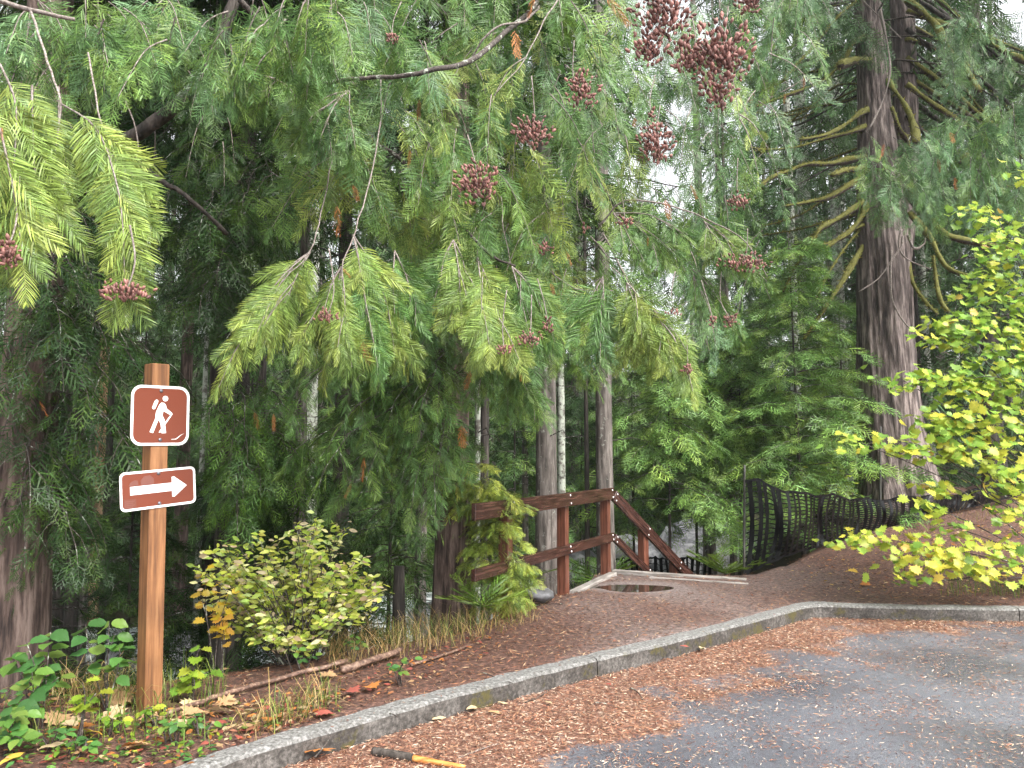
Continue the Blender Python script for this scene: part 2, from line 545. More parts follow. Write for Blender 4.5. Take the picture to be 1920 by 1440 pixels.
def axis(pieces):
    out = []
    for a, b, st in pieces:
        out += list(np.arange(a, b, st))
    out.append(pieces[-1][1])
    return np.array(out)
def grid_faces(nx, ny):
    i, j = np.meshgrid(np.arange(nx - 1), np.arange(ny - 1), indexing='ij')
    a = (i * ny + j).ravel()
    return np.stack([a, a + ny, a + ny + 1, a + 1], 1)

# ground
gx = axis([(-90, -20, 5), (-20, -8, .8), (-8, 8, .085), (8, 20, .7), (20, 90, 5)])
gy = axis([(-30, 0, 5), (0, 2.5, .5), (2.5, 12, .085), (12, 34, .7), (34, 130, 4)])
X, Y = np.meshgrid(gx, gy, indexing='ij')
P2 = np.stack([X.ravel(), Y.ravel()], 1)
Z = height(P2)
gcol = np.zeros((len(P2), 3))
inside = in_poly(P2, PLATEAU)
gcol[:, 0] = sstep(.2, 1.0, P2[:, 0] + .25 * wave(P2, 1.5)) * sstep(4.6, 3.0, P2[:, 0]) * .75 * inside * (.55 + .45 * wave(P2, 2.3, 1))
gcol[:, 1] = np.where(inside, 0, .92)
pe = np.hypot((P2[:, 0] - PUD[0]) / .75, (P2[:, 1] - PUD[1]) / .45) + .15 * wave(P2, 6)
gcol[:, 0] = np.maximum(gcol[:, 0], .9 * sstep(1.15, .75, pe))
gcol = np.clip(gcol, 0, 1)
ground = obj('ground', np_mesh('ground', np.column_stack([P2, Z]), grid_faces(len(gx), len(gy)), MATS['forest_floor'], True, gcol))
tag(ground, 'reddish brown needle-strewn verge and path falling away to the forest floor', 'ground', kind='structure')

# creek
cv, cf = [], []
cp = smooth_path([Vector((x, y, -2.30)) for x, y in CREEK], 6)
for i, (p, (t, n, b)) in enumerate(zip(cp, frames(cp))):
    l = Vector((-t.y, t.x, 0)).normalized()
    for k in range(-4, 5):
        cv.append(p + l * (k * .8) + Vector((0, 0, .05 * math.sin(i * 1.7 + k * 2.1))))
for i in range(len(cp) - 1):
    for k in range(8):
        a = i * 9 + k
        cf.append((a, a + 1, a + 10, a + 9))
tag(obj('creek', py_mesh('creek', cv, cf, MATS['creek_water'], True)), 'white rushing creek glimpsed below between the trunks', 'creek', kind='structure')

# road: asphalt sheet clipped to the kerb line
rx = axis([(-30, -4, 2), (-4, 7, .07), (7, 60, 3)])
ry = axis([(-30, 1, 3), (1, 9, .07)])
X, Y = np.meshgrid(rx, ry, indexing='ij')
P2 = np.stack([X.ravel(), Y.ravel()], 1)
keep = in_poly(P2, road_poly) | (dist_line(P2, KL) < .12)
fa = grid_faces(len(rx), len(ry))
fa = fa[keep[fa].all(1)]
dk = dist_line(P2, KL)
wid = np.interp(P2[:, 0], [-1.5, .4, 1.5, 2.6, 4, 6], [1.9, .95, .72, .62, .36, .26])
litter_m = np.clip(.5 + (wid - dk) * 1.4 + .50 * wave(P2, 3.3) + .40 * wave(P2, 8.1, 2) + .25 * wave(P2, 17, 1), 0, 1)
lc = np.zeros((len(P2), 3)); lc[:, 0] = litter_m * .56
used = np.unique(fa)
remap = np.full(len(P2), -1); remap[used] = np.arange(len(used))
road = obj('road', np_mesh('road', np.column_stack([P2[used], np.full(len(used), ROAD_Z) + .006 * wave(P2[used], .8)]), remap[fa], MATS['asphalt'], True, lc[used]))
tag(road, 'wet grey asphalt parking lot sprinkled with fallen needles', 'road', kind='structure')

# kerb: three cast lengths with open joints
kerb = tag(empty('kerb', kerb_line[10]), 'low concrete kerb with moss, bending round the parking lot', 'kerb', kind='structure')
kpath = smooth_path(kerb_line, 10)
def kerb_piece(pts):
    prof = [(0.0, -.30), (.0, -.02), (.012, -.004), (.03, .0), (.14, .0), (.155, -.012), (.16, -.30)]   # (inwards, z)
    v, f = [], []
    m = len(prof)
    for i, p in enumerate(pts):
        a, b = pts[max(i - 1, 0)], pts[min(i + 1, len(pts) - 1)]
        t = (b - a).normalized()
        l = Vector((-t.y, t.x, 0))
        for q, (o, z) in enumerate(prof):
            w = mnoise.noise(Vector((p.x * 6, p.y * 6, q * 1.7))) * .006 + mnoise.noise(Vector((p.x * 22, p.y * 22, q))) * .003
            v.append(Vector((p.x, p.y, KERB_Z + z)) + l * (o + w * .7) + Vector((0, 0, w)) - kerb.location)
    for i in range(len(pts) - 1):
        for q in range(m - 1):
            a = i * m + q
            f.append((a, a + m, a + m + 1, a + 1))
    f.append(tuple(range(m))); f.append(tuple((len(pts) - 1) * m + q for q in range(m - 1, -1, -1)))
    o = obj('kerb_length', py_mesh('kerb_length', v, f, MATS['concrete'], False), kerb)
    return o
def resample(pts, step):
    out = [pts[0].copy()]
    for a, b in zip(pts[:-1], pts[1:]):
        n = max(1, int((b - a).length / step))
        out += [a.lerp(b, (k + 1) / n) for k in range(n)]
    return out
kp = resample(kpath, .035)
joint1 = min(range(len(kp)), key=lambda i: (kp[i] - onz(1118, 1236, KERB_Z)).length)
joint2 = min(range(len(kp)), key=lambda i: (kp[i] - onz(1905, 1138, KERB_Z)).length)
def trim(pts, a, b):
    pts = [p.copy() for p in pts]
    if a: pts[0] = pts[0].lerp(pts[1], .12)
    if b: pts[-1] = pts[-1].lerp(pts[-2], .12)
    return pts
kerb_piece(trim(kp[:joint1 + 1], 0, 1)); kerb_piece(trim(kp[joint1:joint2 + 1], 1, 1)); kerb_piece(trim(kp[joint2:], 1, 0))

# puddle
v, f = [Vector((0, 0, 0))], []
for k in range(40):
    a = 2 * math.pi * k / 40
    rr = 1 + .16 * math.sin(2 * a + 1) + .12 * math.sin(3 * a) + .06 * math.sin(7 * a + 2)
    v.append(Vector((math.cos(a) * .60 * rr, math.sin(a) * .42 * rr, 0)))
    f.append((0, 1 + k, 1 + (k + 1) % 40))
pud = obj('puddle', py_mesh('puddle', v, f, MATS['puddle_water'], True), None, (PUD.x, PUD.y, -.010))
tag(pud, 'dark rain puddle on the path before the stairs', 'puddle', kind='structure')

# ------------------------------------------------------------------ trail sign
def poly_mesh(name, outline, thick, mat, z0=0.0):
    """a flat plate: outline in (x,z), facing -Y, front at y=z0, back at z0+thick"""
    n = len(outline)
    v = [(x, z0, z) for x, z in outline] + [(x, z0 + thick, z) for x, z in outline]
    f = [tuple(range(n)), tuple(range(2 * n - 1, n - 1, -1))]
    for i in range(n):
        j = (i + 1) % n
        f.append((i, n + i, n + j, j))
    return py_mesh(name, v, f, mat)
def ring_mesh(name, outer, inner, thick, mat, z0):
    n = len(outer)
    v = [(x, z0, z) for x, z in outer] + [(x, z0, z) for x, z in inner] + [(x, z0 + thick, z) for x, z in outer] + [(x, z0 + thick, z) for x, z in inner]
    f = []
    for i in range(n):
        j = (i + 1) % n
        f += [(i, j, n + j, n + i), (i, 2 * n + i, 2 * n + j, j), (n + i, n + j, 3 * n + j, 3 * n + i)]
    return py_mesh(name, v, f, mat)
def rrect(w, h, r, n=7):
    out = []
    for cx, cz, a0 in ((w / 2 - r, h / 2 - r, 0), (-w / 2 + r, h / 2 - r, 90), (-w / 2 + r, -h / 2 + r, 180), (w / 2 - r, -h / 2 + r, 270)):
        for k in range(n):
            a = R(a0 + 90 * k / (n - 1))
            out.append((cx + r * math.cos(a), cz + r * math.sin(a)))
    return out
def bolt_mesh(name, r, mat):
    v, f = [], []
    for i in range(4):
        a = R(90 * i / 4)
        for k in range(10):
            t = 2 * math.pi * k / 10
            v.append((r * math.cos(a) * math.cos(t), -r * .55 * math.sin(a), r * math.cos(a) * math.sin(t)))
    for i in range(3):
        for k in range(10):
            j = (k + 1) % 10
            f.append((i * 10 + k, i * 10 + j, i * 10 + 10 + j, i * 10 + 10 + k))
    f.append(tuple(30 + k for k in range(10)))
    return py_mesh(name, v, f, mat, True)

SD = 4.42
sb = onz(279, 1338, 0.0)
sb = Vector((sb.x, sb.y, hz(sb.x, sb.y)))
az = math.atan2(-sb.x, sb.y)              # bearing from post to camera
sign = tag(empty('trail_sign', sb), 'brown trail sign post with white hiker symbol and right-pointing arrow plates', 'sign')
yaw = az + R(27)                            # right face is turned 27 degrees away from the camera
sign.rotation_euler = (0, R(-1.0), yaw)
dist = math.hypot(sb.x, sb.y)
S = .104
top_z = at(285, 684, sb.y).z - sb.z
post = obj('post', box_mesh('post', S, S, top_z + .35, MATS['post_wood'], .004, (0, 0, top_z / 2 - .175)), sign)
px2m = mpx(sb.y)
def local_z(py): return at(285, py, sb.y).z - sb.z
FY = -S / 2 - .004
# hiker plate
hp = obj('hiker_plate', poly_mesh('hiker_plate', rrect(.352, .352, .062), .004, MATS['sign_brown']), sign, (0, FY - .001, local_z(780)))
bd = obj('border', ring_mesh('border', rrect(.352, .352, .062), rrect(.322, .322, .050), .0016, MATS['sign_white'], -.0016), hp)
def H(x, z):   # zoomed photo pixels -> plate coordinates
    return ((x - 885) / 312 * .352, -(z - 423) / 330 * .352)
def sym(name, pts, parent=hp, y=-.0016, mat='sign_white', fn=H):
    return obj(name, poly_mesh(name, [fn(*p) for p in pts][::-1], .0014, MATS[mat], y), parent)
hk = sym('hiker_body', [(876, 364), (887, 351), (902, 353), (911, 364), (917, 384), (946, 408), (948, 417), (940, 421), (905, 401), (899, 396), (893, 421), (906, 446), (915, 519), (892, 521), (884, 466), (873, 446), (846, 520), (828, 514), (856, 440), (859, 405)])
hc = [(908 + 14.5 * math.cos(2 * math.pi * k / 18), 328 + 15 * math.sin(2 * math.pi * k / 18)) for k in range(18)]
sym('hiker_head', hc[::-1])
sym('backpack', [(856, 338), (862, 335), (869, 340), (870, 346), (854, 386), (848, 390), (840, 386), (838, 380), (851, 344)])
sym('walking_stick', [(937, 420), (943, 423), (909, 474), (907, 462)])
sym('stick_tip', [(887, 498), (890, 508), (884, 517), (876, 516)])
sym('scratch', [(945, 553), (968, 551.5), (985, 539), (1000, 527), (1016, 522), (1001, 529), (987, 541.5), (972, 554.5), (946, 555.5)], y=-.0012)
bm = bolt_mesh('bolt', .011, MATS['bolt_metal'])
for z in (.352 / 2 - .030, -.352 / 2 + .033):
    obj('bolt', bm, hp, (0, -.0005, z))
# arrow plate
W2, H2 = .452, .222
ap = obj('arrow_plate', poly_mesh('arrow_plate', rrect(W2, H2, .030), .004, MATS['sign_brown']), sign, (0, FY - .001, local_z(915)))
ap.rotation_euler = (0, R(-3.2), 0)
obj('border', ring_mesh('border', rrect(W2, H2, .030), rrect(W2 - .026, H2 - .026, .02), .0016, MATS['sign_white'], -.0016), ap)
L = W2 * .5
sym('arrow', [(-.168, .024), (.078, .024), (.078, .058), (.092, .060), (.170, 0), (.092, -.060), (.078, -.058), (.078, -.024), (-.168, -.024)][::-1], ap, fn=lambda x, z: (x, z + .002))
sym('sticker_residue', [(-.175, .030), (-.168, .048), (-.14, .062), (-.122, .058), (-.12, .030)][::-1], ap, y=-.0009, mat='sign_sticker', fn=lambda x, z: (x, z))
sym('sticker_residue', [(-.105, .030), (-.108, .055), (-.085, .080), (-.050, .082), (-.030, .062), (-.028, .030)][::-1], ap, y=-.0009, mat='sign_sticker', fn=lambda x, z: (x, z))
pt = sym('print_panel', [(-.205, -.044), (-.135, -.044), (-.135, -.098), (-.205, -.098)][::-1], ap, y=-.0006, mat='sign_print', fn=lambda x, z: (x, z))
for i in range(4):
    z = -.053 - i * .011
    sym('print_line', [(-.2, z), (-.145 - .008 * (i % 2), z), (-.145 - .008 * (i % 2), z - .006), (-.2, z - .006)][::-1], ap, y=-.0012, mat='sign_sticker', fn=lambda x, z: (x, z))
for z in (H2 / 2 - .022, -H2 / 2 + .024):
    obj('bolt', bm, ap, (0, -.0005, z))

# ------------------------------------------------------------------ timber railing and stairs
rail = tag(empty('timber_railing', onz(1055, 1105, 0)), 'dark red-brown timber railing with two rails, running down beside the stairs', 'railing')
RO = rail.location.copy()
p2 = onz(1056, 1104, 0); p3 = onz(1136, 1073, 0)
dirr = (p3 - p2).normalized()
p1 = p2 - dirr * ((p3 - p2).length * 1.02)
p0 = p1 - dirr * ((p3 - p2).length * 1.05)
ry_ = math.atan2(dirr.y, dirr.x)
nrm = Vector((dirr.y, -dirr.x, 0))          # towards the path
RH = 1.05
def beam(name, a, b, w, h, mat, parent, off):
    """a board between points a and b; w thick sideways, h high"""
    L_ = (b - a).length
    me = box_mesh(name, L_, w, h, mat, .005)
    o = obj(name, me, parent)
    d = (b - a).normalized()
    side = Vector((0, 0, 1)).cross(d).normalized()
    up = d.cross(side)
    M = Matrix((d, side, up)).transposed().to_4x4()
    M.translation = (a + b) / 2 + off - RO
    o.matrix_local = M
    return o
pm = box_mesh('post', .105, .105, RH + .5, MATS['rail_post_wood'], .004, (0, 0, (RH - .01) / 2 - .25))
for i, p in enumerate((p1, p2, p3)):
    o = obj('post', pm, rail, Vector((p.x, p.y, -.006)) - RO + Vector((0, 0, min(0, hz(p.x, p.y)))) * 0)
    o.rotation_euler = (0, 0, ry_ + R(2))
off = nrm * .0775
topz, lowz = RH - .065, .44
e3 = p3 + dirr * .065
st = p1 - dirr * .75
tr = beam('top_rail', st + Vector((0, 0, topz)), e3 + Vector((0, 0, topz)), .045, .150, MATS['rail_wood'], rail, off)
lr = beam('lower_rail', st + Vector((0, 0, lowz)), e3 + Vector((0, 0, lowz)), .045, .105, MATS['rail_wood'], rail, off)
scr = bolt_mesh('screw', .0125, MATS['screw_metal'])
def screws(board, xs, hh):
    for x in xs:
        for sx, sz in ((-.012, hh), (.012, -hh)):
            o = obj('screw', scr, board, (x + sx, -.0228, sz))
Lr = (e3 - st).length
for bd_, hh in ((tr, .045), (lr, .028)):
    screws(bd_, [((p - st).dot(dirr) - Lr / 2) for p in (p1, p2)] + [Lr / 2 - .05], hh)
# sloping rails beside the stairs
sl_top0 = e3 + Vector((0, 0, topz))
sl_end = at(1290, 1086, 11.25)
sd = (sl_end - sl_top0); run = Vector((sd.x, sd.y, 0)); rl = run.length; run_d = run.normalized(); slope = sd.z / rl
off2 = Vector((run_d.y, -run_d.x, 0)) * .0775
off2 = off * .9
a0 = sl_top0 + run_d * .035 + Vector((0, 0, slope * .035))
s_top = beam('stair_rail', a0, a0 + sd * 1.25, .045, .145, MATS['rail_wood'], rail, off2)
b0 = Vector((a0.x, a0.y, lowz - .012))
s_low = beam('stair_rail', b0, b0 + sd * 1.25, .045, .100, MATS['rail_wood'], rail, off2)
for frac in (.40, .80, 1.15):
    q = a0 + sd * frac
    h_ = 1.25
    o = obj('post', box_mesh('post', .105, .105, h_, MATS['rail_post_wood'], .004, (0, 0, -h_ / 2)), rail, Vector((q.x, q.y, q.z + .03)) - RO)
    o.rotation_euler = (0, 0, math.atan2(run_d.y, run_d.x))
Ls = (sd * 1.25).length
screws(s_top, [-Ls / 2 + .05, -Ls / 2 + Ls * .32, -Ls / 2 + Ls * .64], .04)
screws(s_low, [-Ls / 2 + .05, -Ls / 2 + Ls * .32], .028)

stairs = tag(empty('timber_stairs', onz(1260, 1076, 0)), 'grey timber edged steps leading down from the path to the creek', 'stairs')
RO = stairs.location.copy()
def plank(a, b, w, h):
    return beam('step_edge', a, b, w, h, MATS['grey_timber'], stairs, Vector((0, 0, 0)))
ea, eb = onz(1150, 1072, .0), onz(1400, 1089, .0)
plank(ea + Vector((0, 0, -.04)), eb + Vector((0, 0, -.04)), .11, .13)
back = Vector((run_d.x, run_d.y, 0))
for i in range(1, 8):
    offs = back * (.30 * i) + Vector((0, 0, -.175 * i - .02))
    plank(ea + offs, eb + offs, .30, .07)
# border timbers of the landing beside the rail posts
c0, c1 = onz(1064, 1109, 0), onz(1140, 1075, 0)
plank(c0 + Vector((.06, -.06, -.02)), c1 + Vector((.06, -.03, -.02)), .10, .08)
plank(onz(1215, 1081, .0) + Vector((0, -.10, -.03)), onz(1398, 1093, .0) + Vector((0, -.10, -.03)), .06, .09)
# stringers
for e in (ea, eb):
    beam('stringer', e + Vector((0, 0, -.28)) + back * .1, e + back * 2.6 + Vector((0, 0, -.28 - .175 / .3 * 2.5)), .06, .24, MATS['grey_timber'], stairs, Vector((0, 0, 0)))

# ------------------------------------------------------------------ black plastic mesh fence
def mesh_fence(name, label, base_px, n_strip, strip_w, rows, seed):
    """base_px: list of (px, py_bottom, py_top, depth)"""
    rr = random.Random(seed)
    B = smooth_path([at(x, yb, d) for x, yb, yt, d in base_px], 8)
    T = smooth_path([at(x + 2, yt, d - .05) for x, yb, yt, d in base_px], 8)
    root = tag(empty(name, B[0]), label, 'fence')
    O = root.location
    L_ = [0]
    for a, b in zip(B[:-1], B[1:]): L_.append(L_[-1] + (b - a).length)
    tot = L_[-1]
    def P(u, v):
        s = max(0, min(.9999, u)) * tot
        i = max(k for k in range(len(L_) - 1) if L_[k] <= s)
        t = (s - L_[i]) / (L_[i + 1] - L_[i])
        b = B[i].lerp(B[i + 1], t); c = T[i].lerp(T[i + 1], t)
        q = b.lerp(c, v)
        w = .05 * math.sin(u * 37 + v * 2.2) * math.sin(math.pi * v) + .025 * math.sin(u * 90 + v * 5)
        q += Vector((w * .6, w, .02 * math.sin(u * 55) * v))
        q.x += .05 * math.sin(v * math.pi) * math.sin(u * 19)
        return q - O
    def ribbon(nm, pts, wid, axis_v):
        v, f = [], []
        for i, p in enumerate(pts):
            w = wid * (1 + .15 * math.sin(i * 2.3))
            for dx, dy in ((-w / 2, 0), (w / 2, 0), (w / 2, .004), (-w / 2, .004)):
                v.append(p + axis_v * dx + Vector((0, dy, 0)))
        for i in range(len(pts) - 1):
            for k in range(4):
                a, b = i * 4 + k, i * 4 + (k + 1) % 4
                f.append((a, b, b + 4, a + 4))
        f.append((0, 1, 2, 3)); n = (len(pts) - 1) * 4; f.append((n + 3, n + 2, n + 1, n))
        obj(nm, py_mesh(nm, v, f, MATS['black_plastic']), root)
    for k in range(n_strip):
        u = (k + .3 + rr.uniform(-.1, .1)) / n_strip
        lean = rr.uniform(.1, .75) / n_strip
        pts = [P(u + lean * math.sin(v * 2.5), v) for v in [i / 9 for i in range(10)]]
        d = (P(min(u + .01, .999), .5) - P(u - .01 if u > .01 else u, .5)); d.z = 0
        ribbon('strip', pts, strip_w, d.normalized())
    for r in range(rows):
        v_ = r / (rows - 1)
        pts = [P(i / 110, v_ + .008 * math.sin(i * 1.3 + r)) for i in range(111)]
        ribbon('strand', [p + Vector((0, .004, 0)) for p in pts], .015 if 0 < r < rows - 1 else .034, Vector((0, 0, 1)))
    return root, P, O
fence, FP, FO = mesh_fence('mesh_fence', 'sagging black plastic mesh fence along the top of the brown mound', [
    (1396, 1080, 902, 9.65), (1425, 1062, 905, 9.75), (1490, 1036, 925, 10.1), (1560, 1018, 930, 10.7), (1612, 1002, 938, 11.2), (1665, 990, 936, 11.5), (1730, 972, 930, 11.9), (1800, 955, 926, 12.3), (1870, 938, 905, 12.8), (1960, 915, 880, 13.4)], 56, .060, 17, 3)
wood_mat('stake_wood', (.02, .02, .018), (.055, .052, .046), (.11, .11, .10))
for px, yt, yb, d in ((1395, 872, 1085, 9.7), (1650, 800, 990, 11.45)):
    a, b = at(px, yb, d), at(px + 1, yt, d)
    tube('stake', [a - FO - Vector((0, 0, .2)), (a + b) / 2 - FO, b - FO], .018, .013, MATS['stake_wood'], fence, 6)
far_fence, _, _ = mesh_fence('mesh_fence', 'low strip of black mesh fence beyond the foot of the stairs', [
    (1060, 1225, 1054, 15), (1150, 1222, 1050, 15), (1270, 1212, 1046, 15), (1335, 1206, 1054, 15)], 26, .06, 16, 5)

# ------------------------------------------------------------------ foliage machinery
def frond_template(pairs, segs, ticks, wid, seed, ang=48, spread=.42, droop=.10, curl=.25, rach=.010):
    """a flat cedar spray along +X, unit length; returns verts, tris, tip weight"""
    rr = random.Random(seed)
    V, T, W, K = [], [], [], []
    kk = [1.0]
    def tri(a, b, c, wa, wb, wc):
        i = len(V)
        V.extend([a, b, c]); W.extend([wa, wb, wc]); K.extend([kk[0]] * 3); T.append((i, i + 1, i + 2))
    def zc(t): return -droop * t * t
    # rachis
    nr = 2
    for i in range(nr):
        t0, t1 = i / nr, (i + 1) / nr
        w0, w1 = rach * (1 - t0 * .8), rach * (1 - t1 * .8)
        a, b, c, d = (t0, -w0, zc(t0)), (t0, w0, zc(t0)), (t1, w1, zc(t1)), (t1, -w1, zc(t1))
        tri(a, b, c, -.6, -.6, -.3); tri(a, c, d, -.6, -.3, -.3)
    for k in range(pairs):
        for sgn in (-1, 1):
            t = (k + .5 + .25 * sgn + rr.uniform(-.15, .15)) / pairs
            t = min(max(t, .02), .98)
            Ls = spread * (.30 + .70 * math.sin(math.pi * min(1, t * .8 + .17) ** .9)) * rr.uniform(.78, 1.12)
            if t > .85: Ls *= 1 - (t - .85) * 3.0
            a = R(ang * rr.uniform(.85, 1.1) * (1 - .35 * t))
            px, py, pz = t, 0.0, zc(t)
            tw = rr.uniform(-.8, .8)
            kk[0] = rr.uniform(.62, 1.38)
            pts = []
            for s in range(segs + 1):
                pts.append((px, py, pz))
                aa = a * (1 - curl * (s / max(segs, 1)))
                st = Ls / segs
                px += math.cos(aa) * st; py += sgn * math.sin(aa) * st
                pz += -droop * 1.3 * st * (s + .5) / segs + rr.uniform(-.02, .02)
            for s in range(segs):
                p, q = pts[s], pts[s + 1]
                dx, dy = q[0] - p[0], q[1] - p[1]
                l = math.hypot(dx, dy) + 1e-9
                nx, ny = -dy / l, dx / l
                w0 = wid * (1 - .25 * s / segs) * (1 if s else .7)
                w1 = wid * (1 - .25 * (s + 1) / segs) if s < segs - 1 else 0
                wt0, wt1 = .8 * s / segs, .8 * (s + 1) / segs
                A = (p[0] - nx * w0, p[1] - ny * w0, p[2] - tw * w0); B = (p[0] + nx * w0, p[1] + ny * w0, p[2] + tw * w0)
                if w1:
                    Cc = (q[0] + nx * w1, q[1] + ny * w1, q[2] + tw * w1); D = (q[0] - nx * w1, q[1] - ny * w1, q[2] - tw * w1)
                    tri(A, B, Cc, wt0, wt0, wt1); tri(A, Cc, D, wt0, wt1, wt1)
                else:
                    tri(A, B, q, wt0, wt0, 1)
                if ticks:
                    for sd_ in (-1, 1):
                        m = .35 + .3 * rr.random()
                        o = (p[0] + dx * m, p[1] + dy * m, p[2] + (q[2] - p[2]) * m)
                        tl = Ls * .34 * rr.uniform(.7, 1.3) * (1 - .4 * s / segs)
                        ta = math.atan2(dy, dx) + sd_ * R(38)
                        e = (o[0] + math.cos(ta) * tl, o[1] + math.sin(ta) * tl, o[2] - .03 * tl + rr.uniform(-.01, .01))
                        hx, hy = dx / l * wid * 1.1, dy / l * wid * 1.1
                        tri((o[0] - hx, o[1] - hy, o[2]), (o[0] + hx, o[1] + hy, o[2]), e, wt0, wt0, 1)
    return np.array(V, np.float32), np.array(T, np.int32), np.array(W, np.float32), np.array(K, np.float32)
TPL = {
    'hi': [frond_template(16, 3, False, .0125, s, ang=40 + 5 * s, spread=.46 + .03 * s, droop=.16) for s in range(4)],
    'md': [frond_template(12, 2, False, .0150, 10, ang=40, spread=.48, droop=.18), frond_template(9, 2, True, .0170, 11, ang=50, spread=.52, droop=.12),
           frond_template(13, 2, False, .0150, 12, ang=46, spread=.40, droop=.22), frond_template(8, 2, True, .0190, 13, ang=56, spread=.56, droop=.08)],
    'ml': [frond_template(6, 1, True, .032, 20 + s, ang=52, spread=.56, droop=.12) for s in range(4)],
    'lo': [frond_template(7, 1, False, .036, 30 + s, spread=.48, rach=.014) for s in range(4)],
    'xl': [frond_template(5, 1, False, .054, 40 + s, spread=.5, rach=.02) for s in range(4)],
}
class Batch:
    def __init__(self):
        self.d = {}
        self.tubes = []
    def add(self, lod, pos, x, n, size, col, wid=1.0):
        self.d.setdefault((lod, random.randrange(4)), []).append((*pos, *x, *n, size, *col, wid))
    def arrays(self):
        VV, TT, CC, off = [], [], [], 0
        for (lod, k), rows in self.d.items():
            V, T, W, K = TPL[lod][k]
            A = np.array(rows, np.float32)
            P, Xd, Nd, S_, C, wd = A[:, 0:3], A[:, 3:6], A[:, 6:9], A[:, 9], A[:, 10:13], A[:, 13]
            Xd = Xd / (np.linalg.norm(Xd, axis=1, keepdims=True) + 1e-9)
            Yd = np.cross(Nd, Xd); Yd /= (np.linalg.norm(Yd, axis=1, keepdims=True) + 1e-9)
            Zd = np.cross(Xd, Yd)
            v = P[:, None] + S_[:, None, None] * (V[None, :, 0:1] * Xd[:, None] + V[None, :, 1:2] * Yd[:, None] * wd[:, None, None] + V[None, :, 2:3] * Zd[:, None])
            n, m = len(A), len(V)
            # tips carry the paler young growth, the rachis is browner
            w = np.clip(W, 0, 1)[None, :, None]; br = np.clip(-W, 0, 1)[None, :, None]
            c = C[:, None] * (1 - w * .45) + w * .45 * (C[:, None] * np.array([1.5, 1.32, 1.05]))
            c = c * K[None, :, None]
            c = c * (1 - br) + br * np.array([.13, .085, .05]) * (.4 + 4 * C[:, None, 1:2])
            VV.append(v.reshape(-1, 3)); CC.append(c.reshape(-1, 3))
            TT.append((T[None] + (np.arange(n) * m)[:, None, None] + off).reshape(-1, 3))
            off += n * m
        return np.concatenate(VV), np.concatenate(TT), np.concatenate(CC)
    def mesh(self, name, mat='foliage', origin=None):
        v, t, c = self.arrays()
        if origin is not None: v = v - np.array(origin, np.float32)
        return np_mesh(name, v, t, MATS[mat], False, c)
    def twig(self, pts, r0, r1):
        self.tubes.append((pts, r0, r1))
    def twig_mesh(self, name, mat, origin=None, sides=3):
        V, Fc = [], []
        o = Vector(origin) if origin is not None else Vector()
        for pts, r0, r1 in self.tubes:
            n = len(pts); b = len(V)
            v, f = tube_geo([p - o for p in pts], [r0 + (r1 - r0) * i / (n - 1) for i in range(n)], sides, cap=False)
            V += v; Fc += [tuple(i + b for i in q) for q in f]
        return py_mesh(name, V, Fc, MATS[mat], True)

UP = Vector((0, 0, 1))
def jit(a=1.0):
    return Vector((random.gauss(0, a), random.gauss(0, a), random.gauss(0, a)))
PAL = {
    'lit':   [(.182, .258, .055), (.155, .235, .055), (.130, .210, .055), (.220, .280, .062)],  # front sprays: daylight brightness put into the frond colour
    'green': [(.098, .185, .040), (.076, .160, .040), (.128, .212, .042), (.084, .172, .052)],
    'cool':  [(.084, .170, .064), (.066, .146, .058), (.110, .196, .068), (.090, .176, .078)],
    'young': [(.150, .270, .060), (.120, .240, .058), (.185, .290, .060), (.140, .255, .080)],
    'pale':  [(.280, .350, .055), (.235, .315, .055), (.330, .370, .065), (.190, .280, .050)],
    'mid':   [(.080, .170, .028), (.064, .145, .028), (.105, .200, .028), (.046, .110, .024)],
    'dark':  [(.024, .062, .012), (.018, .050, .012), (.032, .076, .012), (.050, .098, .014)],  # interior foliage: its shade put into the frond colour
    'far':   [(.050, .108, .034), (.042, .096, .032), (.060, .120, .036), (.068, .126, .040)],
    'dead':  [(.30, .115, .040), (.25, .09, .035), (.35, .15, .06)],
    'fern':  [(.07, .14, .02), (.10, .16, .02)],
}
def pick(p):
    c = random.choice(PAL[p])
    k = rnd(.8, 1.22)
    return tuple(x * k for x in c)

def spray(B, pts, pal, lod, flen, step, face=None, droop=.6, s0=.12, wid=1.0, tw=(.005, .0015), dens=1.0, ang=.8):
    """a hanging twig with flat fronds to both sides; its flat side turned roughly to `face`"""
    P = smooth_path(pts, 4)
    B.twig(P, *tw)
    Ls = [0]
    for a, b in zip(P[:-1], P[1:]): Ls.append(Ls[-1] + (b - a).length)
    tot = Ls[-1]
    n = max(3, int(tot / step * dens))
    if face is None:
        az_ = rnd(-1.0, 1.0) - math.pi / 2
        face = Vector((math.cos(az_), math.sin(az_), rnd(-.1, .5)))
    for k in range(n + 1):
        s = s0 + (1 - s0) * k / n
        d = s * tot
        i = max(j for j in range(len(Ls) - 1) if Ls[j] <= d + 1e-9)
        t = (d - Ls[i]) / (Ls[i + 1] - Ls[i] + 1e-9)
        p = P[i].lerp(P[i + 1], t)
        tg = (P[i + 1] - P[i]).normalized()
        sd_ = tg.cross(face).normalized() * (1 if k % 2 else -1)
        fl = flen * (1.0 - .45 * s) * rnd(.75, 1.2) * (.6 + .4 * min(1, s * 4))
        x = tg * .75 + sd_ * ang * rnd(.6, 1.15) + Vector((0, 0, -droop * rnd(.5, 1.2))) + jit(.10)
        if k == n: x = tg + Vector((0, 0, -.2))
        nn = face + jit(.35)
        B.add(lod, p, x, nn, fl, pick(pal), wid)

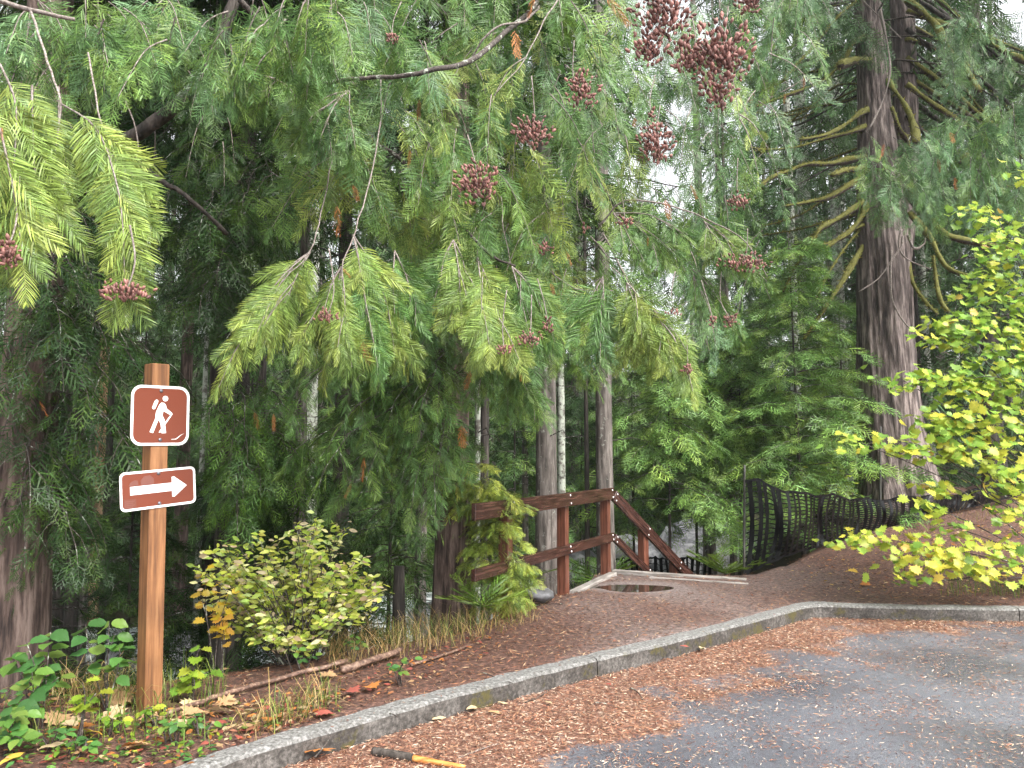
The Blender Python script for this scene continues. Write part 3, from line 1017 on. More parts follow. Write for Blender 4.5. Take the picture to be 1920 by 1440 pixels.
def bough(B, start, end, pal, lod, flen, sec_step, sec_len, rise=.25, s0=.25, r=.012, hang=.55, wid=1.0, fstep=.55):
    """a branch from the trunk to `end`, with drooping side twigs that carry the fronds"""
    L_ = (end - start).length
    n = 7
    P = []
    for i in range(n + 1):
        s = i / n
        P.append(start.lerp(end, s) + Vector((0, 0, rise * L_ * (math.sin(math.pi * s) * .6 + (s - s * s) * .3))) + jit(.012 * L_))
    B.twig(P, r, r * .25)
    k = max(3, int(L_ * (1 - s0) / sec_step))
    for j in range(k + 1):
        s = s0 + (1 - s0) * j / k
        q = s * n; i = min(int(q), n - 1)
        p = P[i].lerp(P[i + 1], q - i)
        tg = (P[i + 1] - P[i]).normalized()
        lat = tg.cross(UP)
        lat = lat.normalized() if lat.length > 1e-4 else Vector((1, 0, 0))
        sl = sec_len * (1.05 - .6 * s) * rnd(.65, 1.25)
        d = lat * (1 if j % 2 else -1) * rnd(.5, 1.0) + tg * rnd(.4, .9) if j < k else tg
        d = d.normalized()
        Q = [p, p + d * sl * .5 + Vector((0, 0, -hang * .18 * sl)), p + d * sl * .9 + Vector((0, 0, -hang * .75 * sl))]
        B.twig(Q, r * .35, r * .12)
        m = max(2, int(sl / (flen * fstep)))
        for a in range(m + 1):
            u = .15 + .85 * a / m
            pp = Q[0].lerp(Q[1], u * 2) if u < .5 else Q[1].lerp(Q[2], u * 2 - 1)
            t2 = (Q[1] - Q[0]).normalized() if u < .5 else (Q[2] - Q[1]).normalized()
            l2 = t2.cross(UP)
            l2 = l2.normalized() if l2.length > 1e-4 else lat
            x = t2 * .8 + l2 * (.75 if a % 2 else -.75) * rnd(.5, 1.1) + Vector((0, 0, -hang * rnd(.2, .9)))
            if a == m: x = t2
            B.add(lod, pp, x, UP * .8 + jit(.45), flen * rnd(.7, 1.2) * (1.1 - .3 * u), pick(pal), wid)

def crown(B, z0, z1, rad, pal, lod, flen, nb, sec_step, sec_len, base=Vector((0, 0, 0)), lean=Vector((0, 0, 0)), droop=.25, hang=.5, r=.02, power=.8, az_f=None):
    """procedural conifer crown from z0 up to z1 (relative to base)"""
    for i in range(nb):
        f = (i + rnd(0, 1)) / nb
        z = z0 + (z1 - z0) * f
        a = rnd(0, 2 * math.pi)
        if az_f and random.random() > az_f(a): continue
        l = (rad * (1 - f) ** power + .12 * rad) * rnd(.65, 1.15)
        c = base + lean * z + Vector((0, 0, z))
        e = c + Vector((math.cos(a) * l, math.sin(a) * l, -droop * l * rnd(.4, 1.4)))
        bough(B, c, e, pal, lod, flen, sec_step, sec_len * (.5 + .5 * (1 - f)), rise=.12, s0=.15, r=r, hang=hang)

def trunk_mesh(name, base, top, r0, r1, mat, sides=10, segs=14, flare=.5, flare_h=.5, flute=.06, nfl=5, wob=.02, lean_curve=0):
    v, f = [], []
    H_ = (top - base).length
    ph = rnd(0, 6)
    sx = rnd(0, 50)
    for i in range(segs + 1):
        s = (i / segs) ** 1.6 if flare else i / segs
        p = base.lerp(top, s)
        z = s * H_
        p = p + Vector((mnoise.noise(Vector((sx, z * .25, 0))), mnoise.noise(Vector((0, z * .25, sx))), 0)) * wob * min(1, z)
        r = r0 + (r1 - r0) * s
        r *= 1 + flare * math.exp(-z / flare_h)
        for k in range(sides):
            a = 2 * math.pi * k / sides
            q = 1 + flute * math.sin(nfl * a + ph + z * .15) * (.4 + math.exp(-z / (flare_h * 2))) + flute * .6 * mnoise.noise(Vector((math.cos(a) * 2.2 + sx, math.sin(a) * 2.2, z * .35)))
            v.append(p + Vector((math.cos(a), math.sin(a), 0)) * r * q)
    for i in range(segs):
        for k in range(sides):
            j = (k + 1) % sides
            f.append((i * sides + k, i * sides + j, (i + 1) * sides + j, (i + 1) * sides + k))
    f.append(tuple(range(sides - 1, -1, -1))); f.append(tuple(segs * sides + k for k in range(sides)))
    return py_mesh(name, v, f, MATS[mat], True)

def pts_in(poly, n):
    P = np.array(poly, float)
    lo, hi = P.min(0), P.max(0)
    out = []
    while len(out) < n:
        c = rng.uniform(lo, hi, (n * 3, 2))
        c = c[in_poly(c, P)]
        out += [tuple(x) for x in c]
    return out[:n]

TREES = {}
def std_tree(name, label, px, py_ref, depth, wpx, bark, h=18, lean_px=0, group=None, cat='tree', sides=10, flare=.45, sink=.1):
    """a tree whose trunk passes the photo pixel (px, py_ref) at that depth; lean_px = photo px the trunk shifts per 100 px upward"""
    p = at(px, py_ref, depth)
    gz = hz(p.x, p.y)
    lean = Vector((lean_px / 100.0, 0, 1))
    base = Vector((p.x - lean.x * (p.z - gz), p.y, gz - sink))
    root = tag(empty(name, base), label, cat, group)
    top = Vector((lean.x * h, 0, h))
    r0 = wpx * mpx(depth) / 2
    r_base = r0 * 1.0 * (h) / (h - (p.z - gz)) if h > (p.z - gz) + 1 else r0
    tr_ = obj('trunk', trunk_mesh('trunk', Vector((0, 0, 0)), top, r_base, r_base * .22, bark, sides, 18, flare, .35 + r0), root)
    TREES[label] = (root, base, lean)
    return root, base, lean, r0
def add_crown(root, B, base, twig_mat='twig_dark', mat='foliage'):
    c = obj('crown', B.mesh('crown', mat, base), root); c['kind'] = 'stuff'
    if B.tubes:
        t = obj('twigs', B.twig_mesh('twigs', twig_mat, base), root); t['kind'] = 'stuff'
def trunk_at(base, lean, z):
    return base + lean * (z - base.z)

# ------------------------------------------------------------------ trees beyond the creek (copies of a few grown prototypes)
def copy_tree(o, parent=None):
    c = o.copy(); COL.objects.link(c); c.parent = parent
    for ch in list(o.children): copy_tree(ch, c)
    return c
FAR_LABEL = 'slender conifer in the dense wood across the creek'
FAR_GROUP = 'conifers across the creek'
protos = []
for i in range(5):
    h = [24, 20, 27, 17, 22][i]
    root = tag(empty('conifer', (0, 0, 0)), FAR_LABEL, 'tree', FAR_GROUP)
    obj('trunk', trunk_mesh('trunk', Vector((0, 0, -.3)), Vector((rnd(-.4, .4), 0, h)), rnd(.17, .27), .03, ['bark_grey', 'bark_dark', 'bark_lichen', 'bark_cedar', 'bark_grey'][i], 7, 10, .4, .5), root)
    B = Batch()
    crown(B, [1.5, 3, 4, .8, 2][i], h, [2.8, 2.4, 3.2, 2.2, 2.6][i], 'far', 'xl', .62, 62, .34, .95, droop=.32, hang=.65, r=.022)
    add_crown(root, B, (0, 0, 0))
    protos.append(root)
spots = []
tries = 0
while len(spots) < 84 and tries < 6000:
    tries += 1
    y = 22 + 44 * random.random() ** 1.25
    x = rnd(-.80, .82) * y
    side = y - np.interp(x, CREEK[:, 0], CREEK[:, 1])
    dcr = float(dist_line(np.array([[x, y]]), CREEK)[0])
    if side < 0 or dcr < 4.4: continue
    if any((x - a) ** 2 + (y - b) ** 2 < 2.3 ** 2 for a, b in spots): continue
    ang = 960 + F_PX * x / y
    if 1150 < ang < 1340 and y < 36: continue      # the opening where the sky shows
    if 210 < ang < 360 and y < 34: continue
    spots.append((x, y))
N_FAR = len(spots)
# the wood to the right, behind the mound
for x, y in ((12.5, 20), (15.5, 17), (17.5, 22), (10.8, 25), (14, 27), (19, 16), (9.6, 22.5), (21, 25), (8.2, 21), (9.4, 19), (11.6, 22), (13.2, 24), (10.2, 16.5), (12.2, 15.5), (14.2, 14), (16, 25), (7.4, 26.5), (12.8, 29.5)):
    spots.append((x, y))
for i, (x, y) in enumerate(spots):
    o = protos[i % 5] if i < 5 else copy_tree(protos[i % 5])
    o.location = (x, y, hz(x, y) - .1)
    o.rotation_euler = (rnd(-.02, .02), rnd(-.02, .02), rnd(0, 6.28))
    if i >= N_FAR: tag(o, 'slender conifer in the wood behind the big mossy cedar', 'tree', 'conifers behind the big cedar')
    k = rnd(.8, 1.2)
    if 1140 < 960 + F_PX * x / y < 1350: k = rnd(.45, .62)
    o.scale = (k, k, k * rnd(.9, 1.15))

for i, (x, y) in enumerate(((-7.6, 5.4), (-8.8, 7.4), (-10.2, 5.2), (-10.2, 9.4), (-12, 7.6), (-13.5, 5.2), (-12.2, 10.6), (-15, 8.2), (-12.8, 13), (-16.5, 5.6), (-14.5, 11.5))):  # unseen trees added out of view to block skylight from the left
    o = copy_tree(protos[i % 5])
    o.location = (x, y, hz(x, y) - .1); o.rotation_euler = (0, 0, rnd(0, 6.28))
    k = rnd(.75, 1.0); o.scale = (k, k, k)
    tag(o, 'tall unseen conifer where the wood continues left, added to block skylight', 'tree', 'unseen conifers added left of the view')

# ------------------------------------------------------------------ single trees this side of the creek
def plain_tree(label, px, py, d, w, bark, h=16, z0=4.5, rad=2.2, pal='dark', nb=46, lod='lo', flen=.42, lean=0, name='conifer', hang=.6, sec=.8, step=.3, flare=.45, az_f=None):
    root, base, ln, r0 = std_tree(name, label, px, py, d, w, bark, h, lean, flare=flare)
    B = Batch()
    crown(B, z0 - base.z, h * .98, rad, pal, lod, flen, nb, step, sec, base=base, lean=Vector((ln.x, 0, 0)), hang=hang, az_f=az_f)
    # dead lower twigs
    for i in range(int(rnd(5, 10))):
        z = rnd(.6, max(1.2, z0 - base.z)); a = rnd(0, 6.28); l = rnd(.3, .9)
        c = base + ln * z
        B.twig([c, c + Vector((math.cos(a) * l * .6, math.sin(a) * l * .6, rnd(-.02, .12))), c + Vector((math.cos(a) * l, math.sin(a) * l, rnd(-.25, .1)))], .010, .003)
    add_crown(root, B, base)
    return root
T = plain_tree
T('dark slim trunk just right of the left edge cedar', 118, 900, 13, 19, 'bark_dark', 15)
T('near-black trunk midway between the left edge cedar and sign post', 146, 900, 11.5, 19, 'bark_dark', 14)
T('thin grey stem left of the orange-brown far trunk', 168, 900, 12.5, 11, 'bark_grey', 13)
T('sunlit orange-brown trunk glimpsed just left of the sign post', 191, 800, 17.5, 19, 'bark_sunlit', 17, z0=9)
T('thin black trunk close left of the hiker sign', 207, 800, 9.5, 11, 'bark_dark', 12)
T('reddish trunk far behind, right of the hiker sign', 345, 820, 15, 22, 'bark_cedar', 16, z0=6)
T('thin pale lichen-covered stem right of the hiker sign', 379, 850, 8.6, 9, 'bark_lichen', 9, z0=4.8, rad=1.2, nb=24)
T('dark straight trunk touching the black leaning trunk on its left', 403, 850, 8.9, 30, 'bark_dark', 15, z0=5.5)
T('grey trunk hidden behind the dark boughs above the yellow shrub', 565, 800, 12, 20, 'bark_grey', 15, z0=5)
T('pale grey trunk between the yellow shrub and the brown cedar', 790, 1020, 11, 21, 'bark_grey', 15, z0=5)
T('thin white lichen stem just right of the brown cedar trunk', 895, 850, 8.7, 11, 'bark_lichen', 9, z0=4.5, rad=1.2, nb=24)
T('dark trunk right beside the thin white lichen stem', 909, 850, 9.6, 16, 'bark_dark', 14, z0=5)
T('thin grey stem left of the stout grey trunk', 985, 900, 13, 11, 'bark_grey', 14, z0=5)
T('stout grey flaring trunk behind the railing posts', 1023, 880, 10.6, 38, 'bark_grey', 19, z0=4.8, flare=.75, nb=16, rad=1.7)
T('white speckled lichen trunk between the two trunks behind the railing', 1052, 820, 12.2, 14, 'bark_lichen', 15, z0=5, nb=16, rad=1.7)
T('thin black trunk left of the straight reddish grey trunk', 1101, 950, 13.5, 9, 'bark_dark', 12, z0=5)
T('straight reddish grey trunk behind the corner post of the railing', 1134, 850, 11, 31, 'bark_grey', 21, z0=5.2, pal='green', nb=16, rad=1.7)
T('dark grey trunk standing above the stair rail end by the creek', 1326, 900, 16.5, 21, 'bark_grey', 18, z0=5.5, pal='far', lean=-.8, nb=16, rad=1.7)
T('thin grey stem left of the black mesh fence', 1369, 800, 14, 9, 'bark_grey', 11, z0=4.5, pal='far', nb=14, rad=1.2)
T('pale lichen trunk behind the hemlock sapling left of the big cedar', 1490, 650, 17, 17, 'bark_lichen', 18, z0=6.5, pal='far', nb=34)
T('grey lichen trunk close left of the big cedar', 1576, 650, 19, 23, 'bark_lichen', 20, z0=7, pal='far', nb=34)
T('dark thin trunk just right of the big cedar', 1716, 600, 18, 11, 'bark_dark', 16, z0=6.5, pal='far')
T('pale trunk far behind, right of the big cedar', 1736, 700, 20, 18, 'bark_lichen', 18, z0=6.5, pal='far')
# the tall trees of the bank, left, that close the canopy
T('dark trunk deep in the shade left of the sign', 90, 760, 16, 26, 'bark_dark', 20, z0=3.5, rad=3)
T('dark trunk in the shade above the yellow shrub', 640, 880, 14, 30, 'bark_dark', 20, z0=4, rad=3)
T('dark trunk in shade beyond the arrow plate', 480, 900, 16, 30, 'bark_dark', 20, z0=4, rad=3)

# ------------------------------------------------------------------ young conifers of the understory
def sapling(label, px, d, top_py, rad, pal, lod, flen, nb, low=.5, sec=.42, step=.16, hang=.35, stem_r=.035, name='young_conifer', wid=1.0, base_py=None, droop=.2):
    p = at(px, 900, d)
    gz = hz(p.x, p.y)
    top = at(px, top_py, d).z
    base = Vector((p.x, p.y, gz - .05))
    root = tag(empty(name, base), label, 'tree')
    h = top - gz
    obj('trunk', trunk_mesh('trunk', Vector((0, 0, 0)), Vector((rnd(-.1, .1), 0, h)), stem_r, .006, 'bark_dark', 7, 10, .3, .2), root)
    B = Batch()
    crown(B, low, h, rad, pal, lod, flen, nb, step, sec, base=base, hang=hang, r=.010, droop=droop)
    add_crown(root, B, base)
    return root
S_ = sapling
S_('bright green young conifer standing behind the stair rail', 1252, 12.6, 610, 1.35, 'young', 'ml', .36  , 58, low=2.5)
S_('green young conifer close behind the railing corner post', 1188, 14.5, 640, 1.2, 'young', 'ml', .37, 52, low=2.5)
S_('young conifer between the stair rail and the dark creek-side trunk', 1305, 14.6, 690, 1.25, 'young', 'ml', .37, 52, low=2.5)
S_('young hemlock left of the black mesh fence end', 1385, 13.4, 600, 1.2, 'young', 'ml', .36, 56, low=2.5)
S_('tall hemlock sapling with level boughs left of the big cedar', 1503, 12.4, 430, 1.5, 'young', 'ml', .36, 68, droop=.05, hang=.25)
S_('hemlock sapling with dark level boughs behind the mesh fence', 1440, 14.2, 520, 1.4, 'green', 'ml', .36, 48, droop=.08, hang=.25)
S_('hemlock sapling pressed against the left side of the big cedar', 1585, 14.6, 560, 1.3, 'young', 'ml', .36, 50, droop=.08, hang=.25)
S_('green sapling in shade behind the stout grey trunk', 965, 12.6, 640, 1.2, 'green', 'ml', .36, 52)
S_('dark sapling between the railing top and lichen trunk', 1085, 15, 720, 1.0, 'far', 'ml', .36, 44)
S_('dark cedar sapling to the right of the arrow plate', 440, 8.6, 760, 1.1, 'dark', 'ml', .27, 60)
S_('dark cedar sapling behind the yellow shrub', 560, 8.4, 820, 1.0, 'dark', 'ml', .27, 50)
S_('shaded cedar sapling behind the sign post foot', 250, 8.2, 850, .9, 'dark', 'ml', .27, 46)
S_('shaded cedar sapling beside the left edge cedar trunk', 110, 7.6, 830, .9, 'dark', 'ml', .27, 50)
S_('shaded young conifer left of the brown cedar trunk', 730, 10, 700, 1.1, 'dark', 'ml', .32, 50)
S_('pale green young conifer deep in the gap beyond the hiker sign', 300, 15, 640, 1.3, 'far', 'lo', .35, 44)
S_('pale green young conifer in the bright gap left of the sign', 175, 18, 720, 1.2, 'far', 'lo', .35, 40)

# young conifers that fill the far bank
NB_LABEL, NB_GROUP = 'young green conifer on the far bank of the creek', 'young conifers on the far bank'
yproto = []
for i in range(3):
    root = tag(empty('young_conifer', (0, 0, 0)), NB_LABEL, 'tree', NB_GROUP)
    obj('trunk', trunk_mesh('trunk', Vector((0, 0, -.2)), Vector((rnd(-.15, .15), 0, 6.4)), .06, .01, 'bark_dark', 6, 8, .3, .2), root)
    B = Batch(); crown(B, .3, 6.4, 1.7, ['young', 'green', 'far'][i], 'lo', .46, 64, .24, .62, hang=.4, r=.012, droop=.18, power=.7)
    add_crown(root, B, (0, 0, 0))
    yproto.append(root)
yspots = []
tries = 0
while len(yspots) < 32 and tries < 4000:
    tries += 1
    y = rnd(16, 36); x = rnd(-.72, .6) * y
    side = y - np.interp(x, CREEK[:, 0], CREEK[:, 1])
    dcr = float(dist_line(np.array([[x, y]]), CREEK)[0])
    if side < 0 or dcr < 3.9 or dcr > 12: continue
    if any((x - a) ** 2 + (y - b) ** 2 < 1.7 ** 2 for a, b in yspots): continue
    yspots.append((x, y))
for i, (x, y) in enumerate(yspots):
    o = yproto[i % 3] if i < 3 else copy_tree(yproto[i % 3])
    o.location = (x, y, hz(x, y) - .05); o.rotation_euler = (0, 0, rnd(0, 6.28))
    k = rnd(.6, 1.15); o.scale = (k, k, k)

# yellow-green maple bushes lit by the creek opening
# ------------------------------------------------------------------ cedars with boughs aimed where the photograph shows them
def aimed(root, base, ln, specs, twig='twig_dark', part='crown'):
    B = Batch()
    for poly, d0, d1, n, pal, lod, flen, sec in specs:
        for px, py in pts_in(poly, n):
            e = at(px, py, rnd(d0, d1))
            zt = e.z + rnd(.2, .7)
            s = trunk_at(base, ln, zt)
            bough(B, s, e, pal, lod, flen, .15, sec, rise=.16, s0=.35, r=.012, hang=.75)
    c = obj(part, B.mesh(part, 'foliage', base), root); c['kind'] = 'stuff'
    t = obj('twigs', B.twig_mesh('twigs', twig, base), root); t['kind'] = 'stuff'

rootA, baseA, lnA, _ = std_tree('cedar_tree', 'reddish-brown shaggy cedar trunk at the left edge of the picture', 46, 900, 6.0, 96, 'bark_cedar', 16, 0, flare=.3, sides=26)
aimed(rootA, baseA, lnA, [
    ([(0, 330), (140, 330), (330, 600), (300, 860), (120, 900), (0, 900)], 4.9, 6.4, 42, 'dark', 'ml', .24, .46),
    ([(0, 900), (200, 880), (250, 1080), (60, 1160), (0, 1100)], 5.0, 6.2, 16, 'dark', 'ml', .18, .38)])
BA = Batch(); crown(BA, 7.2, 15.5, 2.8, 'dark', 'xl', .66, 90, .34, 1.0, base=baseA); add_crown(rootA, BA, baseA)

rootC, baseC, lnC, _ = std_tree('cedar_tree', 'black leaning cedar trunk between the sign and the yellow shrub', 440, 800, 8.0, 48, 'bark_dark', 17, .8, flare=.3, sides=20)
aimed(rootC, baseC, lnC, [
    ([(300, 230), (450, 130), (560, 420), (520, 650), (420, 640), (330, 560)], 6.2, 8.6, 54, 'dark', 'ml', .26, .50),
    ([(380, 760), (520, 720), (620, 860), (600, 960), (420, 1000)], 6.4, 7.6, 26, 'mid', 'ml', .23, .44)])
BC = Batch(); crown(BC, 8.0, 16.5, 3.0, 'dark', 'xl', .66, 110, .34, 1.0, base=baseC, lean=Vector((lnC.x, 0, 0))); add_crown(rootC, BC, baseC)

rootF, baseF, lnF, _ = std_tree('cedar_tree', 'brown cedar left of the railing, its cone-laden boughs hanging over the path', 849, 1000, 7.8, 60, 'bark_cedar', 18, 0, flare=.5, sides=26)
aimed(rootF, baseF, lnF, [
    ([(440, 620), (640, 640), (820, 620), (880, 700), (860, 860), (760, 930), (640, 900), (520, 760)], 5.8, 7.3, 36, 'green', 'md', .22, .42),
    ([(560, 560), (820, 540), (860, 660), (700, 720), (580, 680)], 6.4, 7.6, 14, 'mid', 'md', .22, .44),
    ([(880, 640), (1000, 650), (1015, 740), (940, 790), (880, 740)], 6.2, 7.0, 8, 'green', 'md', .18, .36),
    ([(700, 930), (800, 880), (850, 960), (760, 1010)], 6.2, 7.0, 6, 'green', 'md', .17, .34),
    ([(1020, 560), (1200, 600), (1190, 700), (1060, 720)], 7.0, 8.5, 12, 'green', 'md', .20, .42)])
BF = Batch(); crown(BF, 7.8, 17, 3.0, 'green', 'xl', .6, 60, .34, .9, base=baseF); add_crown(rootF, BF, baseF)

# ---- foreground boughs
def px3(p): return at(*p)
def drop(B, px, py, d, length, pal, lod, flen, step, side=None, droop=.6, s0=.1):
    a = at(px, py, d)
    az_ = rnd(0, 6.28)
    o = Vector((math.cos(az_), math.sin(az_) * .6, 0)) * length * rnd(.15, .95)
    droop *= rnd(.25, 1.15)
    pts = [a, a + o * .5 + Vector((0, 0, -.30 * length)), a + o + Vector((0, 0, -length))]
    spray(B, pts, pal, lod, flen, step, droop=droop, s0=s0)
def fan(B, origin, ends, pal, lod, flen, step, tw=(.006, .0015)):
    o = px3(origin)
    for (x, y, d) in ends:
        e = at(x, y, d)
        m = o.lerp(e, .5) + Vector((0, 0, .10 * (e - o).length)) + jit(.01)
        pl = pal if isinstance(pal, str) else random.choice(pal)
        spray(B, [o, m, e], pl, lod, flen * 1.2, step, wid=.8, face=Vector((rnd(-.9, .9), -1, rnd(-.1, .9))), droop=.65, tw=tw)
        # secondary sprays
        for k in range(4):
            s = rnd(.2, .85)
            q = o.lerp(m, s * 2) if s < .5 else m.lerp(e, s * 2 - 1)
            e2 = q + (e - o) * rnd(.2, .4) + Vector((rnd(-.08, .08), rnd(-.12, .12), -rnd(.05, .14)))
            spray(B, [q, q.lerp(e2, .5) + Vector((0, 0, .02)), e2], pl, lod, flen, step, wid=.8, face=Vector((rnd(-1, 1), -1, rnd(-.1, .9))), droop=.6, tw=(tw[0] * .6, tw[1]))
def bough_part(root, base, B, twig='twig_pale', nm='hanging_bough'):
    c = obj(nm, B.mesh(nm, 'foliage', base), root); c['kind'] = 'stuff'
    if B.tubes:
        t = obj('twigs', B.twig_mesh('twigs', twig, base, 4), root); t['kind'] = 'stuff'

# left near boughs (belong to the left edge cedar)
B = Batch()
for pts in ([(0, 120, 2.9), (30, 200, 2.85), (24, 330, 2.8), (12, 470, 2.8)],
            [(115, 195, 3.0), (106, 270, 2.95), (98, 325, 2.9), (112, 430, 2.9)],
            [(115, 195, 3.0), (180, 240, 2.95), (215, 330, 2.9), (230, 420, 2.85), (234, 560, 2.85)],
            [(60, 160, 2.9), (62, 260, 2.85), (70, 390, 2.8)],
            [(0, 240, 2.7), (24, 350, 2.7), (44, 490, 2.7)],
            [(170, 230, 3.1), (225, 320, 3.05), (262, 440, 3.0)],
            [(-60, 150, 2.7), (-40, 300, 2.7), (-30, 460, 2.7)]):
    spray(B, [px3(p) for p in pts], 'lit', 'hi', .25, .022, face=Vector((rnd(-.3, .3), -1, rnd(.1, .5))), droop=.7, s0=.12, tw=(.005, .0015))
bough_part(rootA, baseA, B)
B = Batch()
for x, y in pts_in([(40, 0), (640, 0), (640, 90), (430, 140), (330, 100), (200, 70), (60, 60)], 58):
    drop(B, x, y - 20, rnd(3.8, 4.8), rnd(.25, .45), random.choice(['cool', 'green', 'green']), 'md', .25, .04)
for x, y in pts_in([(0, 20), (160, 30), (130, 230), (0, 200)], 16):
    drop(B, x, y, rnd(3.9, 4.8), rnd(.3, .5), random.choice(['dark', 'green']), 'md', .2, .05)
for x, y in pts_in([(330, 90), (430, 110), (440, 300), (380, 260)], 8):
    drop(B, x, y, rnd(4.8, 5.4), rnd(.3, .5), 'dark', 'md', .2, .05)
bough_part(rootA, baseA, B)
# limbs of the left edge cedar
for pts, r0, r1, m in (([(-40, -10, 3.5), (60, 20, 3.45), (140, 36, 3.5)], .013, .008, 'twig_pale'),
                       ([(58, 18, 3.45), (78, 80, 3.3), (100, 150, 3.1), (116, 196, 3.0)], .0065, .004, 'twig_pale'),
                       ([(165, 100, 3.6), (178, 170, 3.4), (190, 235, 3.2)], .005, .0035, 'twig_pale'),
                       ([(235, 190, 3.9), (255, 240, 3.9), (258, 285, 3.9), (244, 318, 3.85)], .004, .003, 'twig_pale')):
    tube('branch', [px3(p) - baseA for p in pts], r0, r1, MATS[m], rootA, 6, wob=.006)
for pts, r0, r1 in (([(446, -30, 5.2), (425, 40, 5.2), (405, 95, 5.2), (372, 165, 5.3), (310, 215, 5.4), (215, 275, 5.6), (120, 320, 6.0)], .042, .055),
                    ([(250, 290, 5.7), (300, 335, 5.6), (360, 375, 5.6), (425, 440, 5.8)], .022, .016),
                    ([(292, 335, 5.6), (291, 290, 5.6), (288, 240, 5.6)], .008, .006),
                    ([(400, 60, 5.2), (370, 46, 5.1), (335, 48, 5.0)], .018, .010)):
    tube('branch', [px3(p) - baseC for p in pts], r0, r1, MATS['bark_dark'], rootC, 8, wob=.02, lump=.3)

# centre curtain (belongs to the brown cedar)
B = Batch()
for x, y in pts_in([(560, -60), (1170, -60), (1180, 280), (1080, 420), (960, 460), (820, 420), (650, 400), (570, 240), (510, 170)], 122):
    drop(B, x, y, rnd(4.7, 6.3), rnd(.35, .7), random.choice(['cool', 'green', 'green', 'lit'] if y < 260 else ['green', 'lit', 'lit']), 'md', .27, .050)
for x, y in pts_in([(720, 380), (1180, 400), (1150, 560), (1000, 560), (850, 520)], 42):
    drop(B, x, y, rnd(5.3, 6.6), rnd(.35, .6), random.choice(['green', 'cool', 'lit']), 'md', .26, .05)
bough_part(rootF, baseF, B)
B = Batch()
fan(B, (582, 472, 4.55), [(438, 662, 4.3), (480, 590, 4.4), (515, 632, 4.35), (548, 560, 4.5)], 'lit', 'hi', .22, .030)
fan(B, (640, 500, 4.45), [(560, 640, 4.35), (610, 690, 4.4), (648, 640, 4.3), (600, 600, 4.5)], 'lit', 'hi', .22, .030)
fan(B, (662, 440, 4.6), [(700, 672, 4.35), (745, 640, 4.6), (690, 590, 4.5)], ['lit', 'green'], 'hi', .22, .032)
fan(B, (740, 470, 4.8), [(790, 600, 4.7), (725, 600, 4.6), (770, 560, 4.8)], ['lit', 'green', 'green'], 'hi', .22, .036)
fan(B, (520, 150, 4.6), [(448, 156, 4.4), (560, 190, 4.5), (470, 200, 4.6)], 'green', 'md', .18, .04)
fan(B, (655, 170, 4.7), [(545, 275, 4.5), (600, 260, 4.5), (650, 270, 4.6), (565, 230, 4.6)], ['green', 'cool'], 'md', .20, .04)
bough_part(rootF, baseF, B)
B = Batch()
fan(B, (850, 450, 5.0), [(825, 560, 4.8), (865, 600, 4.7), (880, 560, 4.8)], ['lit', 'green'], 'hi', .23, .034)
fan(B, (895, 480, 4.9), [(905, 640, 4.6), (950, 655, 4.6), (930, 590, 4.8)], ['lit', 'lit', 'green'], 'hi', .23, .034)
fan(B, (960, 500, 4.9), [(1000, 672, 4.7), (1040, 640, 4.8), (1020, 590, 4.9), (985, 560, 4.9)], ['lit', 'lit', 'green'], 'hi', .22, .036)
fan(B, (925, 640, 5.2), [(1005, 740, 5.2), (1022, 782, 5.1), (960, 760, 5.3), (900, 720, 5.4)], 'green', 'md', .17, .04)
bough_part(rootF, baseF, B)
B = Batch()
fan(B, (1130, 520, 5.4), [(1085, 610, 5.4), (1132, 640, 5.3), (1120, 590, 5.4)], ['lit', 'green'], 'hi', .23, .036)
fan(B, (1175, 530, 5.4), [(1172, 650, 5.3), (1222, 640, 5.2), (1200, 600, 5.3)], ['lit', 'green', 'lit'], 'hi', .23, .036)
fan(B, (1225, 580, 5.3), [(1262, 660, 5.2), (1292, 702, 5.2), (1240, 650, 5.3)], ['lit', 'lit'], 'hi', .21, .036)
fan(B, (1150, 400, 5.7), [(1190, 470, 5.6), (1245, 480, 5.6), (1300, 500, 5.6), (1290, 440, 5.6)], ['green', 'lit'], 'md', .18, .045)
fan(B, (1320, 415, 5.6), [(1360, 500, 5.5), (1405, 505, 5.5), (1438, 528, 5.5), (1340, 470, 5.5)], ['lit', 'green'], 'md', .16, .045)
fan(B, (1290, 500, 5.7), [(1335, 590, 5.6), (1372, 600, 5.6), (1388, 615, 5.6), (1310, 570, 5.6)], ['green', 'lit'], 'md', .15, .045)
bough_part(rootF, baseF, B)
B = Batch()
for x, y in pts_in([(1150, -60), (1570, -60), (1480, 80), (1400, 200), (1250, 240), (1170, 200)], 36):
    drop(B, x, y, rnd(5.4, 7.5), rnd(.3, .6), random.choice(['cool', 'green', 'far']), 'md', .2, .06)
for x, y in pts_in([(1160, -60), (1500, -60), (1460, 330), (1330, 400), (1210, 330)], 44):
    drop(B, x, y, rnd(7, 9.5), rnd(.4, .8), random.choice(['cool', 'green', 'far']), 'md', .30, .09)
for x, y in pts_in([(1180, 330), (1460, 380), (1420, 560), (1300, 600), (1180, 520)], 30):
    drop(B, x, y, rnd(6.5, 9), rnd(.35, .6), random.choice(['cool', 'green']), 'md', .28, .08)
for x, y in pts_in([(1290, 60), (1420, 60), (1420, 230), (1340, 230)], 7):
    drop(B, x, y, rnd(3.95, 4.4), rnd(.2, .3), 'lit', 'hi', .12, .06)
bough_part(rootF, baseF, B)
